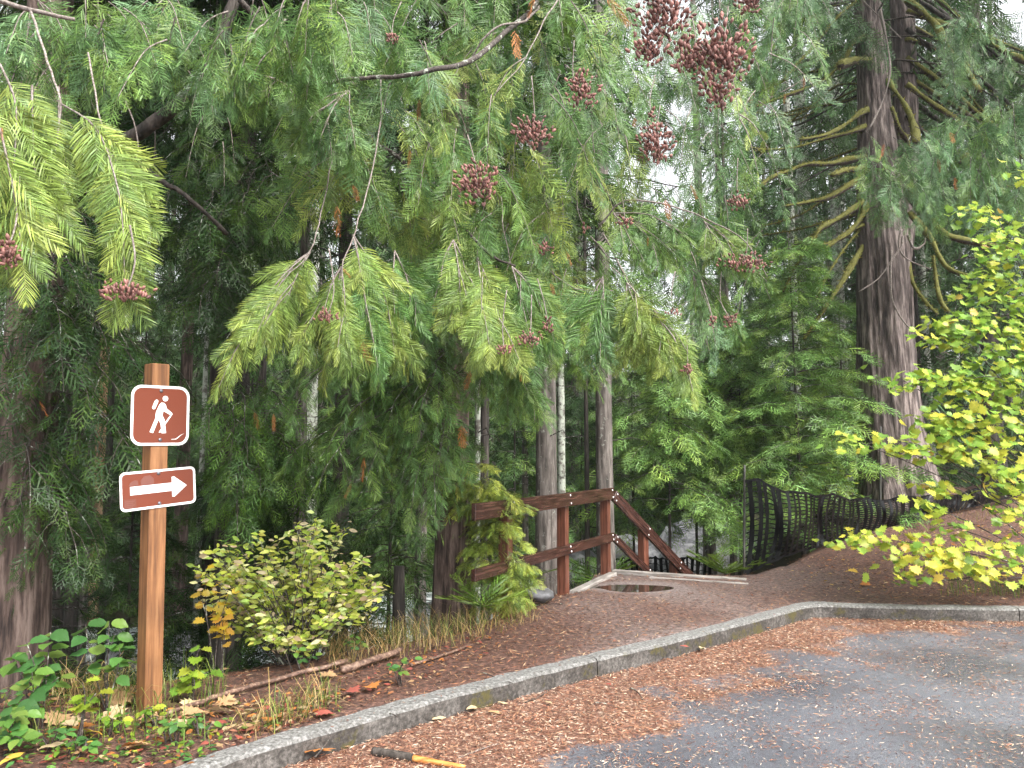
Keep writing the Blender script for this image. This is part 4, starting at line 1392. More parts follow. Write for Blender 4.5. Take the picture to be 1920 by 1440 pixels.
for pts, r0, r1, m in (([(560, 168, 4.7), (640, 152, 4.6), (700, 146, 4.55), (770, 140, 4.55), (830, 126, 4.6), (880, 114, 4.8), (950, 60, 5.4), (1010, 0, 6.1), (1030, -80, 6.6)], .010, .022, 'twig_dark'),
                       ([(880, 118, 5.5), (905, 75, 5.4), (940, 48, 5.4), (985, 40, 5.5), (1012, 10, 5.6)], .006, .011, 'twig_pale'),
                       ([(655, 200, 5.7), (700, 262, 5.6), (745, 295, 5.5), (790, 340, 5.4), (850, 400, 5.2), (905, 465, 5.0), (965, 500, 4.9)], .018, .007, 'twig_dark'),
                       ([(714, 145, 5.2), (712, 230, 5.0), (692, 340, 4.8), (668, 430, 4.6), (645, 490, 4.45), (634, 600, 4.4)], .0058, .0035, 'twig_pale'),
                       ([(656, 152, 5.3), (640, 230, 5.1), (622, 300, 4.9), (602, 400, 4.7), (582, 470, 4.55), (545, 510, 4.45), (480, 580, 4.4)], .0056, .003, 'twig_pale'),
                       ([(430, -20, 5.0), (520, 70, 5.2), (600, 130, 5.4)], .020, .014, 'twig_dark'),
                       ([(540, 30, 5.0), (500, 80, 4.9), (530, 115, 4.9)], .009, .006, 'twig_pale'),
                       ([(1120, 430, 5.8), (1170, 378, 5.7), (1260, 386, 5.6), (1340, 418, 5.55), (1400, 455, 5.5), (1438, 522, 5.5)], .008, .003, 'twig_pale'),
                       ([(1130, 440, 5.8), (1200, 560, 5.4), (1262, 630, 5.2), (1290, 692, 5.2)], .008, .003, 'twig_pale'),
                       ([(940, 370, 5.6), (945, 430, 5.2), (960, 500, 5.0)], .004, .003, 'twig_pale'),
                       ([(1020, 500, 5.6), (1080, 540, 5.6), (1150, 545, 5.6)], .005, .003, 'twig_pale'),
                       ([(1045, 0, 5.2), (1020, 40, 5.1), (985, 110, 5.0), (925, 180, 4.9)], .006, .003, 'twig_pale'),
                       ([(1150, 10, 5.2), (1110, 180, 5.3), (1120, 330, 5.4)], .005, .003, 'twig_pale')):
    tube('branch', [px3(p) - baseF for p in pts], r0, r1, MATS[m], rootF, 6, wob=.012)

# cone clusters
def cone_template():
    v, f = [], []
    prof = [(0, .15), (.25, .42), (.55, .5), (.8, .36), (1.0, .08)]
    for z, r in prof:
        for k in range(6):
            a = 2 * math.pi * k / 6
            v.append((math.cos(a) * r * .56, math.sin(a) * r * .56, z))
    for i in range(4):
        for k in range(6):
            j = (k + 1) % 6
            f.append((i * 6 + k, i * 6 + j, i * 6 + 6 + j, i * 6 + 6 + k))
    return np.array(v), np.array(f)
CV, CF = cone_template()
leaf_mat('cone', .05, .55, .4)
def cone_cluster(root, base, px, py, d, rx, ry, n, size, parent_mat='cone'):
    n, size = int(n * 2.3), size * 1.2
    c = at(px, py, d)
    VV, FF, CC = [], [], []
    for k in range(n):
        o = Vector((random.gauss(0, .46), random.gauss(0, .35), random.gauss(0, .46)))
        if o.length > 1.15: o = o.normalized() * 1.1
        p = Vector((o.x * rx, o.y * (rx + ry) / 2, o.z * ry)) * mpx(d)
        dr = (Vector((o.x * .6, o.y * .6, rnd(.3, 1.2))) + jit(.3)).normalized()
        X_ = dr.orthogonal().normalized(); Y_ = dr.cross(X_)
        s = size * rnd(.55, 1.25)
        Mx = np.array([X_, Y_, dr]) * s
        VV.append(CV @ Mx + np.array(p)); FF.append(CF + len(CV) * k)
        cc = np.array([.180, .082, .068]) * rnd(.4, 1.45)
        CC.append(np.tile(cc, (len(CV), 1)) * (1 + .3 * CV[:, 2:3]))
    o = obj('cone_cluster', np_mesh('cone_cluster', np.concatenate(VV), np.concatenate(FF), MATS['cone'], True, np.concatenate(CC)), root, c - base)
    o['kind'] = 'stuff'
    e_ = c + Vector((rnd(-.08, .08), rnd(0, .15), rnd(.25, .4)))
    tube('cone_twig', [e_ - base, c.lerp(e_, .4) - base + jit(.02), c - base], .004, .0025, MATS['twig_pale'], root, 5)
for a in ((1243, 35, 3.9, 58, 62, 130, .026), (1215, 95, 3.9, 32, 30, 50, .024), (1350, 105, 3.9, 55, 65, 150, .027), (1345, 175, 3.9, 32, 35, 50, .026), (1290, 110, 3.9, 30, 40, 40, .026),
          (1092, 172, 4.7, 30, 34, 52, .026), (998, 250, 4.6, 36, 30, 70, .026), (895, 345, 4.4, 40, 40, 90, .025), (1228, 272, 4.9, 33, 38, 90, .026),
          (1387, 380, 5.5, 19, 17, 30, .022), (1395, 495, 5.4, 44, 18, 60, .022), (1020, 468, 5.0, 15, 13, 20, .020), (1172, 418, 5.3, 14, 11, 16, .02), (1098, 430, 5.3, 7, 10, 8, .02),
          (735, 70, 4.9, 11, 12, 16, .02), (612, 596, 4.2, 20, 14, 24, .017), (992, 636, 4.5, 22, 15, 32, .018), (945, 655, 4.5, 14, 11, 16, .018), (1028, 612, 4.6, 9, 15, 14, .018),
          (1371, 600, 5.4, 13, 15, 22, .02), (1336, 604, 5.4, 9, 11, 12, .02), (1290, 694, 5.1, 7, 10, 9, .02), (1405, 8, 4.2, 26, 22, 34, .026), (1265, 588, 5.2, 14, 7, 10, .018), (1222, 215, 4.9, 8, 14, 8, .022)):
    cone_cluster(rootF, baseF, *a)
for a in ((236, 548, 2.8, 46, 18, 46, .017), (8, 478, 2.65, 22, 26, 40, .018)):
    cone_cluster(rootA, baseA, *a)

# dead orange fronds caught in the green
def dead_frond(root, base, px, py, d, L_px, tilt=0.0, n=1):
    B = Batch()
    a = at(px, py - L_px * .5, d)
    L_ = L_px * mpx(d) * .8
    for k in range(n):
        B.add('md', a + jit(L_ * .08), Vector((tilt + rnd(-.3, .3), rnd(-.2, .2), -1)), Vector((rnd(-.7, .7), -1, rnd(-.2, .3))), L_ * rnd(.8, 1.0), pick('dead'), .6)
    obj('dead_frond', B.mesh('dead_frond', 'dry', base), root)
for a in ((632, 415, 4.8, 70, .2), (783, 210, 4.9, 50), (772, 300, 4.9, 46, -.1), (965, 95, 4.8, 80), (1135, 30, 4.7, 90, .4), (1250, 402, 5.3, 56), (1296, 366, 5.4, 44, .5), (1010, 20, 5.0, 60, -.6),
          (684, 890, 5.9, 62, -.2), (656, 930, 5.9, 44, -.3), (500, 640, 4.5, 44, .2), (670, 665, 4.3, 60, .3), (977, 704, 5.0, 34), (1060, 490, 5.3, 40), (885, 720, 6.2, 50), (480, 790, 6.0, 40),
          (865, 820, 6.2, 50), (662, 365, 4.9, 40, .3), (520, 800, 6.0, 48), (1035, 545, 5.2, 30), (1190, 235, 5.3, 24), (1215, 460, 5.4, 24), (640, 520, 4.3, 30, .9)):
    dead_frond(rootF, baseF, *a)
for a in ((240, 335, 2.95, 36, .7), (248, 380, 2.95, 30, .6), (182, 128, 4.0, 24), (72, 770, 5.2, 40), (8, 260, 2.7, 40), (6, 440, 2.7, 40)):
    dead_frond(rootA, baseA, *a)

# ------------------------------------------------------------------ the big mossy cedar on the mound
DP = 13.0
pb = at(1690, 925, DP)
baseP = Vector((pb.x, pb.y, hz(pb.x, pb.y) - .15))
rootP = tag(empty('cedar_tree', baseP), 'huge old cedar with twin trunks and mossy drooping branches on the mound', 'tree')
def big_trunk(name, spec, sides, per, flute, d=DP, seed=1.0):
    C_ = smooth_path([at(x, y, d + dd) for x, y, w, dd in spec], per)
    Wd = smooth_path([Vector((w * mpx(d) / 2, 0, 0)) for x, y, w, dd in spec], per)
    v, f = [], []
    for i, (p, w) in enumerate(zip(C_, Wd)):
        z = p.z
        for k in range(sides):
            a = 2 * math.pi * k / sides
            ca, sa = math.cos(a), math.sin(a)
            tw = a + .10 * z
            low = math.exp(-max(0, z - baseP.z) / 1.1)
            q = 1 + flute * (.5 + 2.0 * low) * (math.sin(5 * tw + seed) * .5 + math.sin(9 * tw + 2.1 * seed) * .35)
            q += .09 * abs(mnoise.noise(Vector((math.cos(tw) * 6 + seed, math.sin(tw) * 6, z * .35)))) + .05 * mnoise.noise(Vector((math.cos(tw) * 10 + seed, math.sin(tw) * 10, z * .5)))
            q += .05 * mnoise.noise(Vector((math.cos(tw) * 17, math.sin(tw) * 17 + seed, z * .8)))
            q += .025 * mnoise.noise(Vector((math.cos(tw) * 38, math.sin(tw) * 38 + seed, z * 1.4)))
            v.append(Vector((p.x + ca * w.x * q, p.y + sa * w.x * q, z)) - baseP)
    for i in range(len(C_) - 1):
        for k in range(sides):
            j = (k + 1) % sides
            f.append((i * sides + k, i * sides + j, (i + 1) * sides + j, (i + 1) * sides + k))
    return obj(name, py_mesh(name, v, f, MATS['bark_big_cedar'], True), rootP)
big_trunk('trunk', [(1694, 990, 176, 0), (1690, 930, 146, 0), (1683, 890, 128, 0), (1676, 840, 116, 0), (1667, 760, 104, 0), (1660, 650, 97, 0), (1656, 520, 92, 0), (1650, 400, 84, 0), (1645, 300, 70, 0), (1638, 180, 56, 0), (1630, 60, 50, 0), (1622, -80, 44, 0), (1600, -700, 26, 0), (1590, -1300, 8, 0)], 120, 7, .07)
big_trunk('trunk', [(1680, 520, 46, .25), (1690, 430, 48, .3), (1697, 330, 47, .35), (1698, 200, 45, .4), (1694, 60, 42, .4), (1688, -80, 40, .4), (1680, -700, 22, .4), (1676, -1200, 7, .4)], 64, 6, .06, seed=4.0)
def moss_branch(pts, r0, r1, d=DP - .45, mat='bark_moss', dd=0.0):
    P = [at(x, y, d + dd * i / max(1, len(pts) - 1)) - baseP for i, (x, y) in enumerate(pts)]
    P = resample(smooth_path(P, 4), .09)
    n = len(P); sx = rnd(0, 90)
    rad = [max(.006, (r0 + (r1 - r0) * (i / (n - 1)) ** .8) * (1 + .8 * mnoise.noise(Vector((sx, i * .27, 0))))) for i in range(n)]
    v, f = tube_geo(P, rad, 8, .35, rnd(0, 9))
    br_ = obj('branch', py_mesh('branch', v, f, MATS[mat], True), rootP)
    if mat == 'bark_moss':
        V_, F_, C_ = [], [], []
        for i in range(n - 1):
            for k in range(16):
                p = P[i].lerp(P[i + 1], random.random())
                dr = jit(1.0); dr.z += .5; dr.normalize()
                t_ = dr.orthogonal().normalized() * .018
                q = p + dr * rad[i] * .85
                l_ = rnd(.015, .06)
                b_ = len(V_)
                V_ += [q - t_, q + t_, q + dr * l_ + jit(.012)]; F_.append((b_, b_ + 1, b_ + 2))
                C_ += [vary(random.choice([(.16, .165, .028), (.09, .10, .018), (.24, .225, .04), (.09, .085, .02)]), .3)] * 3
        o_ = obj('moss', np_mesh('moss', np.array(V_), np.array(F_), MATS['leaf_mass'], False, np.array(C_)), br_); o_['kind'] = 'stuff'
for pts, r0, r1 in (
    ([(1640, 113), (1612, 112), (1587, 118), (1575, 122)], .075, .06),
    ([(1630, 66), (1600, 80), (1587, 107), (1557, 140), (1533, 157), (1493, 173), (1430, 195), (1385, 212)], .05, .02),
    ([(1620, -10), (1573, 30), (1547, 60), (1520, 93), (1493, 122), (1470, 150)], .06, .02),
    ([(1630, 205), (1613, 213), (1580, 237), (1547, 253), (1500, 262)], .06, .025),
    ([(1625, 236), (1600, 246), (1540, 262), (1487, 277), (1427, 280), (1380, 267)], .055, .012),
    ([(1625, 296), (1600, 298), (1557, 307), (1513, 308), (1480, 320), (1440, 337), (1403, 372)], .065, .022),
    ([(1640, 312), (1627, 322), (1593, 347), (1553, 370), (1520, 378), (1467, 387)], .085, .02),
    ([(1630, 368), (1603, 390), (1567, 413), (1540, 427), (1525, 449), (1507, 477), (1490, 502), (1468, 548)], .075, .012),
    ([(1640, 360), (1627, 383), (1613, 410), (1590, 437), (1560, 455), (1525, 462)], .085, .03),
    ([(1628, 420), (1600, 430), (1570, 450), (1545, 466), (1520, 455)], .05, .02),
    ([(1620, 460), (1601, 490), (1580, 527), (1555, 565), (1526, 608), (1508, 636)], .06, .022),
    ([(1612, 430), (1583, 467), (1552, 515), (1538, 545), (1528, 562)], .035, .018),
    ([(1618, 318), (1590, 318), (1560, 328)], .06, .04),
    ([(1660, 150), (1676, 168), (1703, 207), (1715, 245), (1718, 268)], .05, .07),
    ([(1690, 310), (1705, 290), (1700, 262), (1685, 240), (1672, 200)], .06, .03),
    ([(1700, 350), (1737, 400), (1757, 427), (1785, 445), (1850, 458), (1910, 470)], .11, .05),
    ([(1700, 0), (1723, 17), (1757, 50), (1778, 93), (1813, 133), (1835, 172)], .06, .06),
    ([(1700, 20), (1780, 50), (1847, 77), (1890, 100), (1960, 130)], .05, .05),
    ([(1705, 400), (1742, 442), (1773, 499), (1820, 519)], .08, .03),
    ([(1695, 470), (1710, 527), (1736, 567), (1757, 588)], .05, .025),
    ([(1750, 480), (1755, 520), (1762, 560), (1778, 585)], .04, .03),
    ([(1810, 290), (1825, 330), (1850, 370)], .05, .03)):
    moss_branch(pts, r0 * .95, r1 * .9, DP - .10, dd=rnd(-.9, -.3))
for pts, r0, r1 in (
    ([(1650, 20), (1665, 90), (1668, 140), (1655, 190), (1628, 245)], .022, .014),
    ([(1692, 442), (1690, 462), (1679, 477), (1648, 521), (1610, 547)], .02, .010),
    ([(1690, 430), (1685, 460), (1700, 485), (1745, 505)], .018, .008),
    ([(1702, 440), (1714, 466), (1732, 458), (1735, 446)], .018, .012),
    ([(1672, 470), (1670, 520), (1676, 570), (1710, 620), (1780, 665)], .018, .008),
    ([(1505, 150), (1470, 170), (1420, 196)], .012, .006), ([(1617, 0), (1690, 72)], .012, .006)):
    moss_branch(pts, r0, r1, DP - .75, 'twig_pale')
for k in range(16):
    y0 = rnd(-60, 330)
    moss_branch([(1700, y0), (1760, y0 + rnd(20, 60)), (1840, y0 + rnd(70, 140)), (1960, y0 + rnd(130, 260))], rnd(.03, .05), .02, DP + rnd(-.2, 1.2), random.choice(['bark_moss', 'bark_dark', 'bark_dark']), dd=rnd(-1, 1))
for k in range(18):
    y0 = rnd(-40, 420)
    moss_branch([(1625, y0), (1570, y0 + rnd(0, 30)), (1500, y0 + rnd(20, 70)), (1420, y0 + rnd(30, 120))], rnd(.02, .035), .008, DP + rnd(0, .6), random.choice(['bark_moss', 'bark_dark']), dd=rnd(-.3, .8))
B = Batch()
def hang_at(poly, n, d0, d1, l0, l1, pals, lod, flen, step):
    for x, y in pts_in(poly, n):
        drop(B, x, y, rnd(d0, d1), rnd(l0, l1), random.choice(pals), lod, flen, step)
hang_at([(1600, 225), (1680, 255), (1790, 200), (1920, 160), (1960, 290), (1800, 330), (1720, 360), (1640, 350), (1605, 300)], 80, 9.8, 11.4, .45, .95, ['cool', 'cool', 'green'], 'md', .32, .09)
hang_at([(1765, 10), (1850, 25), (1840, 60), (1790, 60)], 9, 10, 10.6, .5, .8, ['cool'], 'md', .3, .09)
hang_at([(1760, 70), (1960, 20), (1960, 240), (1840, 230)], 26, 10.5, 13, .5, .9, ['cool', 'dark'], 'md', .32, .1)
hang_at([(1720, -60), (1960, -60), (1960, 520), (1820, 520), (1760, 300)], 90, 13, 16, .7, 1.4, ['dark', 'far', 'dark'], 'ml', .42, .12)
hang_at([(1420, -80), (1620, -80), (1600, 60), (1480, 80)], 26, 12, 14.5, .6, 1.2, ['far', 'cool'], 'ml', .38, .11)
hang_at([(1400, 60), (1600, 60), (1590, 420), (1440, 420)], 34, 14, 17, .6, 1.2, ['far', 'dark', 'cool'], 'ml', .40, .12)
bough_part(rootP, baseP, B, 'twig_dark')
B = Batch(); crown(B, 7.6, 19, 4.2, 'far', 'lo', .55, 80, .34, 1.0, base=baseP); add_crown(rootP, B, baseP)
for a in ((1658, 292, 10, 40), (1760, 318, 10, 36, .4), (1783, 262, 10, 28), (1788, 345, 10, 30), (1505, 160, 12.3, 34), (1470, 190, 12.3, 30), (1413, 185, 12.3, 26, -.4), (1518, 160, 12.3, 20), (1450, 175, 12.3, 44), (1755, 96, 10.5, 12)):
    dead_frond(rootP, baseP, *a)

# ------------------------------------------------------------------ broad-leaved shrubs
def leaf_geo(kind):
    """flat leaf in XY along +X with a fold, unit length"""
    if kind == 'maple':
        ol = [(0, 0), (.06, -.10), (-.06, -.34), (.16, -.27), (.13, -.52), (.34, -.36), (.40, -.60), (.50, -.42), (.66, -.50), (.64, -.28), (.84, -.26), (.80, -.10), (1.0, 0)]
        ol = ol + [(x, -y) for x, y in ol[-2:0:-1]]
        c = (.34, 0)
    elif kind == 'oval':
        ol = [(0, 0), (.14, -.11), (.38, -.20), (.62, -.19), (.85, -.09), (1, 0), (.85, .09), (.62, .19), (.38, .20), (.14, .11)]
        c = (.48, 0)
    else:   # pointed broad leaf with toothed rim
        ol = [(0, 0), (.08, -.17), (.26, -.33), (.34, -.31), (.48, -.36), (.56, -.31), (.7, -.27), (.76, -.21), (.9, -.11), (1.02, 0), (.9, .11), (.76, .21), (.7, .27), (.56, .31), (.48, .36), (.34, .31), (.26, .33), (.08, .17)]
        c = (.45, 0)
    v = [(c[0], c[1], 0)] + [(x, y, .22 * abs(y) - .16 * x * x + .03 * math.sin(9 * x + 7 * y)) for x, y in ol]
    n = len(ol)
    f = [(0, 1 + i, 1 + (i + 1) % n) for i in range(n)]
    return np.array(v, np.float32), np.array(f, np.int32)
LG = {k: leaf_geo(k) for k in ('maple', 'oval', 'broad')}
LEAF_ME = {}
def leaf_me(kind, mat):
    if (kind, mat) not in LEAF_ME:
        v, f = LG[kind]
        LEAF_ME[(kind, mat)] = np_mesh(kind + '_leaf', v, f, MATS[mat])
    return LEAF_ME[(kind, mat)]
def basis(x, n):
    x = x.normalized(); y = n.cross(x)
    y = y.normalized() if y.length > 1e-5 else x.orthogonal().normalized()
    z = x.cross(y)
    return Matrix((x, y, z)).transposed()
def put_leaves(root, base, kind, leaves, n_parts=300, mat='leaf', mass='leaf_mass'):
    """leaves: (pos, xdir, normal, size, colour); those nearest the camera become parts, the rest one mass"""
    leaves.sort(key=lambda l: (l[0] - Vector((0, 0, EYE))).length / l[3])
    me = leaf_me(kind, mat)
    for p, x, n, s, c in leaves[:n_parts]:
        o = obj('leaf', me, root)
        M = (basis(x, n) * s).to_4x4(); M.translation = p - base
        o.matrix_local = M
        o.color = (*c, 1)
    rest = leaves[n_parts:]
    if rest:
        v, f = LG[kind]
        V_, F_, C_ = [], [], []
        for i, (p, x, n, s, c) in enumerate(rest):
            M = np.array(basis(x, n)) * s
            V_.append(v @ M.T + np.array(p - base)); F_.append(f + i * len(v)); C_.append(np.tile(c, (len(v), 1)))
        o = obj('leaves', np_mesh('leaves', np.concatenate(V_), np.concatenate(F_), MATS[mass], False, np.concatenate(C_)), root)
        o['kind'] = 'stuff'

# vine maple at the right edge
mb = Vector((5.75, 8.75, 0)); mb.z = hz(mb.x, mb.y) - .05
maple = tag(empty('vine_maple', mb), 'bright yellow-green maple bush reaching in from the right edge', 'bush')
MC = [(.24, .38, .06), (.31, .44, .07), (.39, .47, .07), (.52, .50, .07), (.17, .30, .05), (.52, .36, .08)]
leaves = []
clumps = [   # (px, py, rx, ry, depth, n, yellow)
    (1830, 400, 40, 22, 8.4, 24, 0), (1900, 440, 55, 30, 8.3, 26, 0), (1860, 500, 60, 45, 8.2, 44, .15), (1920, 560, 60, 60, 8.2, 50, .1), (1850, 560, 50, 30, 8.2, 26, .1),
    (1790, 610, 75, 22, 8.0, 38, .1), (1770, 640, 50, 14, 8.0, 14, .5), (1880, 640, 60, 45, 8.0, 46, .15), (1730, 705, 65, 16, 7.9, 26, .15), (1830, 715, 70, 40, 7.9, 50, .15), (1905, 720, 50, 50, 8.0, 44, .2),
    (1690, 722, 35, 10, 7.8, 10, 0), (1760, 790, 60, 26, 7.8, 36, .3), (1860, 800, 80, 45, 7.8, 64, .5), (1700, 835, 45, 18, 7.7, 16, .2), (1640, 838, 60, 10, 7.7, 11, .3), (1590, 825, 30, 16, 7.7, 9, .4),
    (1800, 850, 70, 22, 7.8, 40, .6), (1890, 890, 60, 50, 7.8, 56, .6), (1765, 915, 40, 14, 7.8, 14, .7), (1740, 950, 35, 16, 7.8, 12, .7), (1780, 985, 30, 16, 7.8, 9, .4), (1900, 960, 30, 20, 7.8, 14, .5),
    (1640, 1008, 55, 18, 7.75, 18, .7), (1610, 1010, 20, 12, 7.75, 6, .8), (1720, 1040, 55, 24, 7.7, 30, .8), (1790, 1050, 70, 28, 7.65, 42, .85), (1860, 1075, 50, 18, 7.6, 16, .9), (1700, 1080, 35, 16, 7.7, 10, .3), (1900, 1030, 40, 30, 7.7, 20, .5),
    (1920, 330, 30, 16, 8.5, 8, 0), (1560, 1018, 14, 8, 8.2, 3, .8),
    (1990, 470, 60, 50, 8.3, 34, .1), (2000, 600, 70, 60, 8.4, 44, .2), (1990, 740, 70, 60, 8.3, 46, .3), (2010, 880, 70, 60, 8.4, 44, .5), (1990, 1000, 60, 40, 8.2, 30, .6), (2110, 560, 70, 60, 8.6, 36, .2), (2120, 700, 80, 60, 8.7, 40, .3), (2110, 850, 80, 60, 8.6, 40, .5), (2090, 980, 70, 40, 8.5, 28, .6), (2040, 380, 50, 40, 8.6, 20, 0)]
for (x, y, rx, ry, d, n, yl) in clumps:
    for k in range(int(n * 2.3)):
        q = at(x + random.gauss(0, .6) * rx, y + random.gauss(0, .6) * ry, d + random.gauss(0, .16))
        a = rnd(0, 6.28)
        xd = Vector((math.cos(a), math.sin(a), rnd(-.65, -.05)))
        nn = Vector((rnd(-.5, .5), rnd(-1.3, -.1), 1.0)) + jit(.2)
        c = random.choice(MC[2:4]) if random.random() < yl else random.choice(MC[:3] + MC[4:5])
        if random.random() < .02: c = MC[5]
        leaves.append((q, xd, nn, rnd(.06, .120), vary(c, .3)))
put_leaves(maple, mb, 'maple', leaves)
bough_cols = 'bark_dark'
for (x, y, rx, ry, d, n, yl) in clumps:
    e = at(x - rx * .5, y, d); s = mb + Vector((rnd(-.1, .2), rnd(-.1, .1), 0))
    if n < 9: continue
    m1 = s.lerp(at(1985 if x < 1970 else x + 20, min(y + 120, 1050), d + .2), .7)
    tube('stem', [s - mb, m1 - mb, at(x + rx, y + 8, d) - mb, e - mb], .011, .0025, MATS['twig_dark'], maple, 5, wob=.02)

# yellow-green huckleberry-like shrub
hb = onz(560, 1232, 0); hb.z = hz(hb.x, hb.y) - .03
shrub = tag(empty('shrub', hb), 'rounded yellow-green shrub with small oval leaves right of the sign post', 'bush')
SCOL = [(.38, .48, .07), (.48, .55, .08), (.56, .57, .13), (.64, .63, .30), (.28, .40, .07), (.54, .42, .27), (.44, .52, .19), (.50, .56, .11)]
leaves = []
spoly = [(370, 1090), (385, 1050), (420, 1030), (480, 1010), (520, 1020), (580, 985), (640, 968), (690, 1000), (670, 1050), (715, 1090), (722, 1140), (690, 1165), (640, 1170), (600, 1215), (540, 1235), (470, 1225), (440, 1180), (400, 1140)]
spoly = [((x - 545) * 1.09 + 540, (y - 1235) * 1.06 + 1235) for x, y in spoly]
for x, y in pts_in(spoly, 165):
    e = at(x, y, hb.y + random.gauss(0, .22))
    s = hb + Vector((rnd(-.12, .12), rnd(-.1, .1), 0))
    m = s.lerp(e, .55) + Vector((0, 0, .08)) + jit(.03)
    P = smooth_path([s, m, e], 4)
    tube('stem', [p - hb for p in (s, m, e)], .006, .0015, MATS['twig_dark'], shrub, 4, per=3)
    for k in range(20):
        t = 1 - .5 * (k / 20) ** 1.1
        i = min(int(t * (len(P) - 1)), len(P) - 2)
        p = P[i].lerp(P[i + 1], t * (len(P) - 1) - i) + jit(.022)
        a = rnd(0, 6.28)
        leaves.append((p, Vector((math.cos(a), math.sin(a), rnd(-.3, .6))), Vector((rnd(-1, 1), rnd(-1.3, .3), rnd(.1, .9))), rnd(.050, .082), vary(random.choice(SCOL))))
put_leaves(shrub, hb, 'oval', leaves)

# broad-leaved plants and seedlings of the verge
def leafy_plant(name, label, px, py, stems, kind, cols, size, cat='plant', n_leaf=7, ground_z=None, group=None):
    b = onz(px, py, 0); b.z = hz(b.x, b.y) - .02
    root = tag(empty(name, b), label, cat, group)
    lv = []
    for (x, y, dd) in stems:
        e = at(x, y, b.y + dd)
        s = b + Vector((rnd(-.04, .04), rnd(-.03, .03), 0))
        m = s.lerp(e, .5) + Vector((rnd(-.04, .04), 0, .05))
        P = smooth_path([s, m, e], 5)
        tube('stem', [p - b for p in (s, m, e)], .005, .002, MATS['twig_dark'], root, 5, per=4)
        for k in range(n_leaf):
            t = 1 - .62 * k / n_leaf
            i = min(int(t * (len(P) - 1)), len(P) - 2)
            p = P[i].lerp(P[i + 1], t * (len(P) - 1) - i)
            a = k * 2.4 + rnd(-.4, .4)
            xd = Vector((math.cos(a), math.sin(a), rnd(-.35, .25)))
            lv.append((p + xd * .015, xd, Vector((rnd(-.4, .4), rnd(-.9, 0), 1)), size * rnd(.75, 1.2), vary(random.choice(cols))))
    put_leaves(root, b, kind, lv)
    return root
GL = [(.085, .20, .045), (.065, .165, .045), (.12, .24, .045), (.16, .25, .05)]
YG = [(.20, .30, .03), (.30, .34, .04), (.13, .24, .03)]
YL = [(.50, .36, .03), (.55, .40, .06), (.48, .28, .05)]
leafy_plant('broadleaf_plant', 'glossy green broad-leaved plant at the lower left, left of the sign', 70, 1372, [(50, 1205, .1), (95, 1185, .15), (60, 1260, 0), (110, 1270, .1), (30, 1320, -.1), (80, 1230, .2), (20, 1225, .1)], 'broad', GL, .105)
leafy_plant('broadleaf_plant', 'green broad-leaved sprig close to the left side of the sign post', 195, 1345, [(205, 1165, .1), (215, 1190, .1), (160, 1170, .2), (225, 1215, 0)], 'broad', GL, .115, n_leaf=6)
leafy_plant('broadleaf_plant', 'low green broad-leaved plant in the bottom left corner', 15, 1420, [(20, 1340, 0), (45, 1335, .05), (5, 1380, 0), (40, 1385, -.1)], 'broad', GL, .09, n_leaf=6)
leafy_plant('maple_seedling', 'golden-yellow maple seedling against the left side of the yellow-green shrub', 410, 1262, [(385, 1065, .1), (415, 1085, .15), (375, 1110, .05), (430, 1110, .1), (400, 1135, .1), (415, 1160, 0)], 'maple', YL, .075, n_leaf=6)
leafy_plant('maple_seedling', 'yellow-green maple seedling at the right foot of the sign post', 365, 1320, [(375, 1215, .05), (350, 1260, 0), (390, 1260, .1), (360, 1285, 0), (335, 1290, 0)], 'maple', YG, .075, n_leaf=5)
leafy_plant('maple_seedling', 'yellow-green maple seedling low among tan leaves left of the sign', 150, 1400, [(155, 1280, 0), (130, 1310, 0), (180, 1300, .05)], 'maple', YG, .08, n_leaf=4)
for i, (x, y, lab, cl) in enumerate(((100, 1415, 'small green sprout left of the yellow fallen leaves', GL), (215, 1385, 'yellow-green sprout just below the sign post foot', YG), (330, 1405, 'small green sprout beside the near end of the kerb', GL), (290, 1372, 'yellow-green sprout among tan leaves right below the post', YG),
                            (745, 1283, 'tiny green sprout on the needles beside the fallen log', GL), (370, 1388, 'green sprout close behind the near end of the kerb', GL), (140, 1425, 'green sprout at the bottom edge below the sign', GL), (560, 1262, 'green sprout under the front of the yellow-green shrub', GL), (665, 1238, 'dark green sprout under the right side of the yellow-green shrub', GL))):
    leafy_plant('sprout', lab, x, y, [(x + rnd(-30, 30), y - rnd(22, 50), rnd(-.1, .1)) for k in range(4)], 'broad', cl, .05, n_leaf=4)

yb_ = at(1560, 925, 12.6); yb_.z = hz(yb_.x, yb_.y) - .05
ybush = tag(empty('shrub', yb_), 'yellow-green bush peeking over the mesh fence left of the big cedar', 'bush')
lv = []
for x, y in pts_in([(1500, 870), (1545, 858), (1590, 885), (1612, 928), (1560, 940), (1505, 930)], 60):
    e = at(x, y, 12.6 + rnd(-.3, .3))
    tube('stem', [Vector((0, 0, 0)), (e - yb_) * .55 + jit(.05), e - yb_], .006, .002, MATS['twig_dark'], ybush, 4, per=3)
    for k in range(9):
        a = rnd(0, 6.28)
        lv.append((e + jit(.07), Vector((math.cos(a), math.sin(a), rnd(-.4, .3))), Vector((rnd(-.5, .5), rnd(-1, 0), 1)), rnd(.06, .10), vary(random.choice([(.16, .24, .03), (.24, .30, .03), (.11, .19, .03)]))))
put_leaves(ybush, yb_, 'oval', lv, 120)

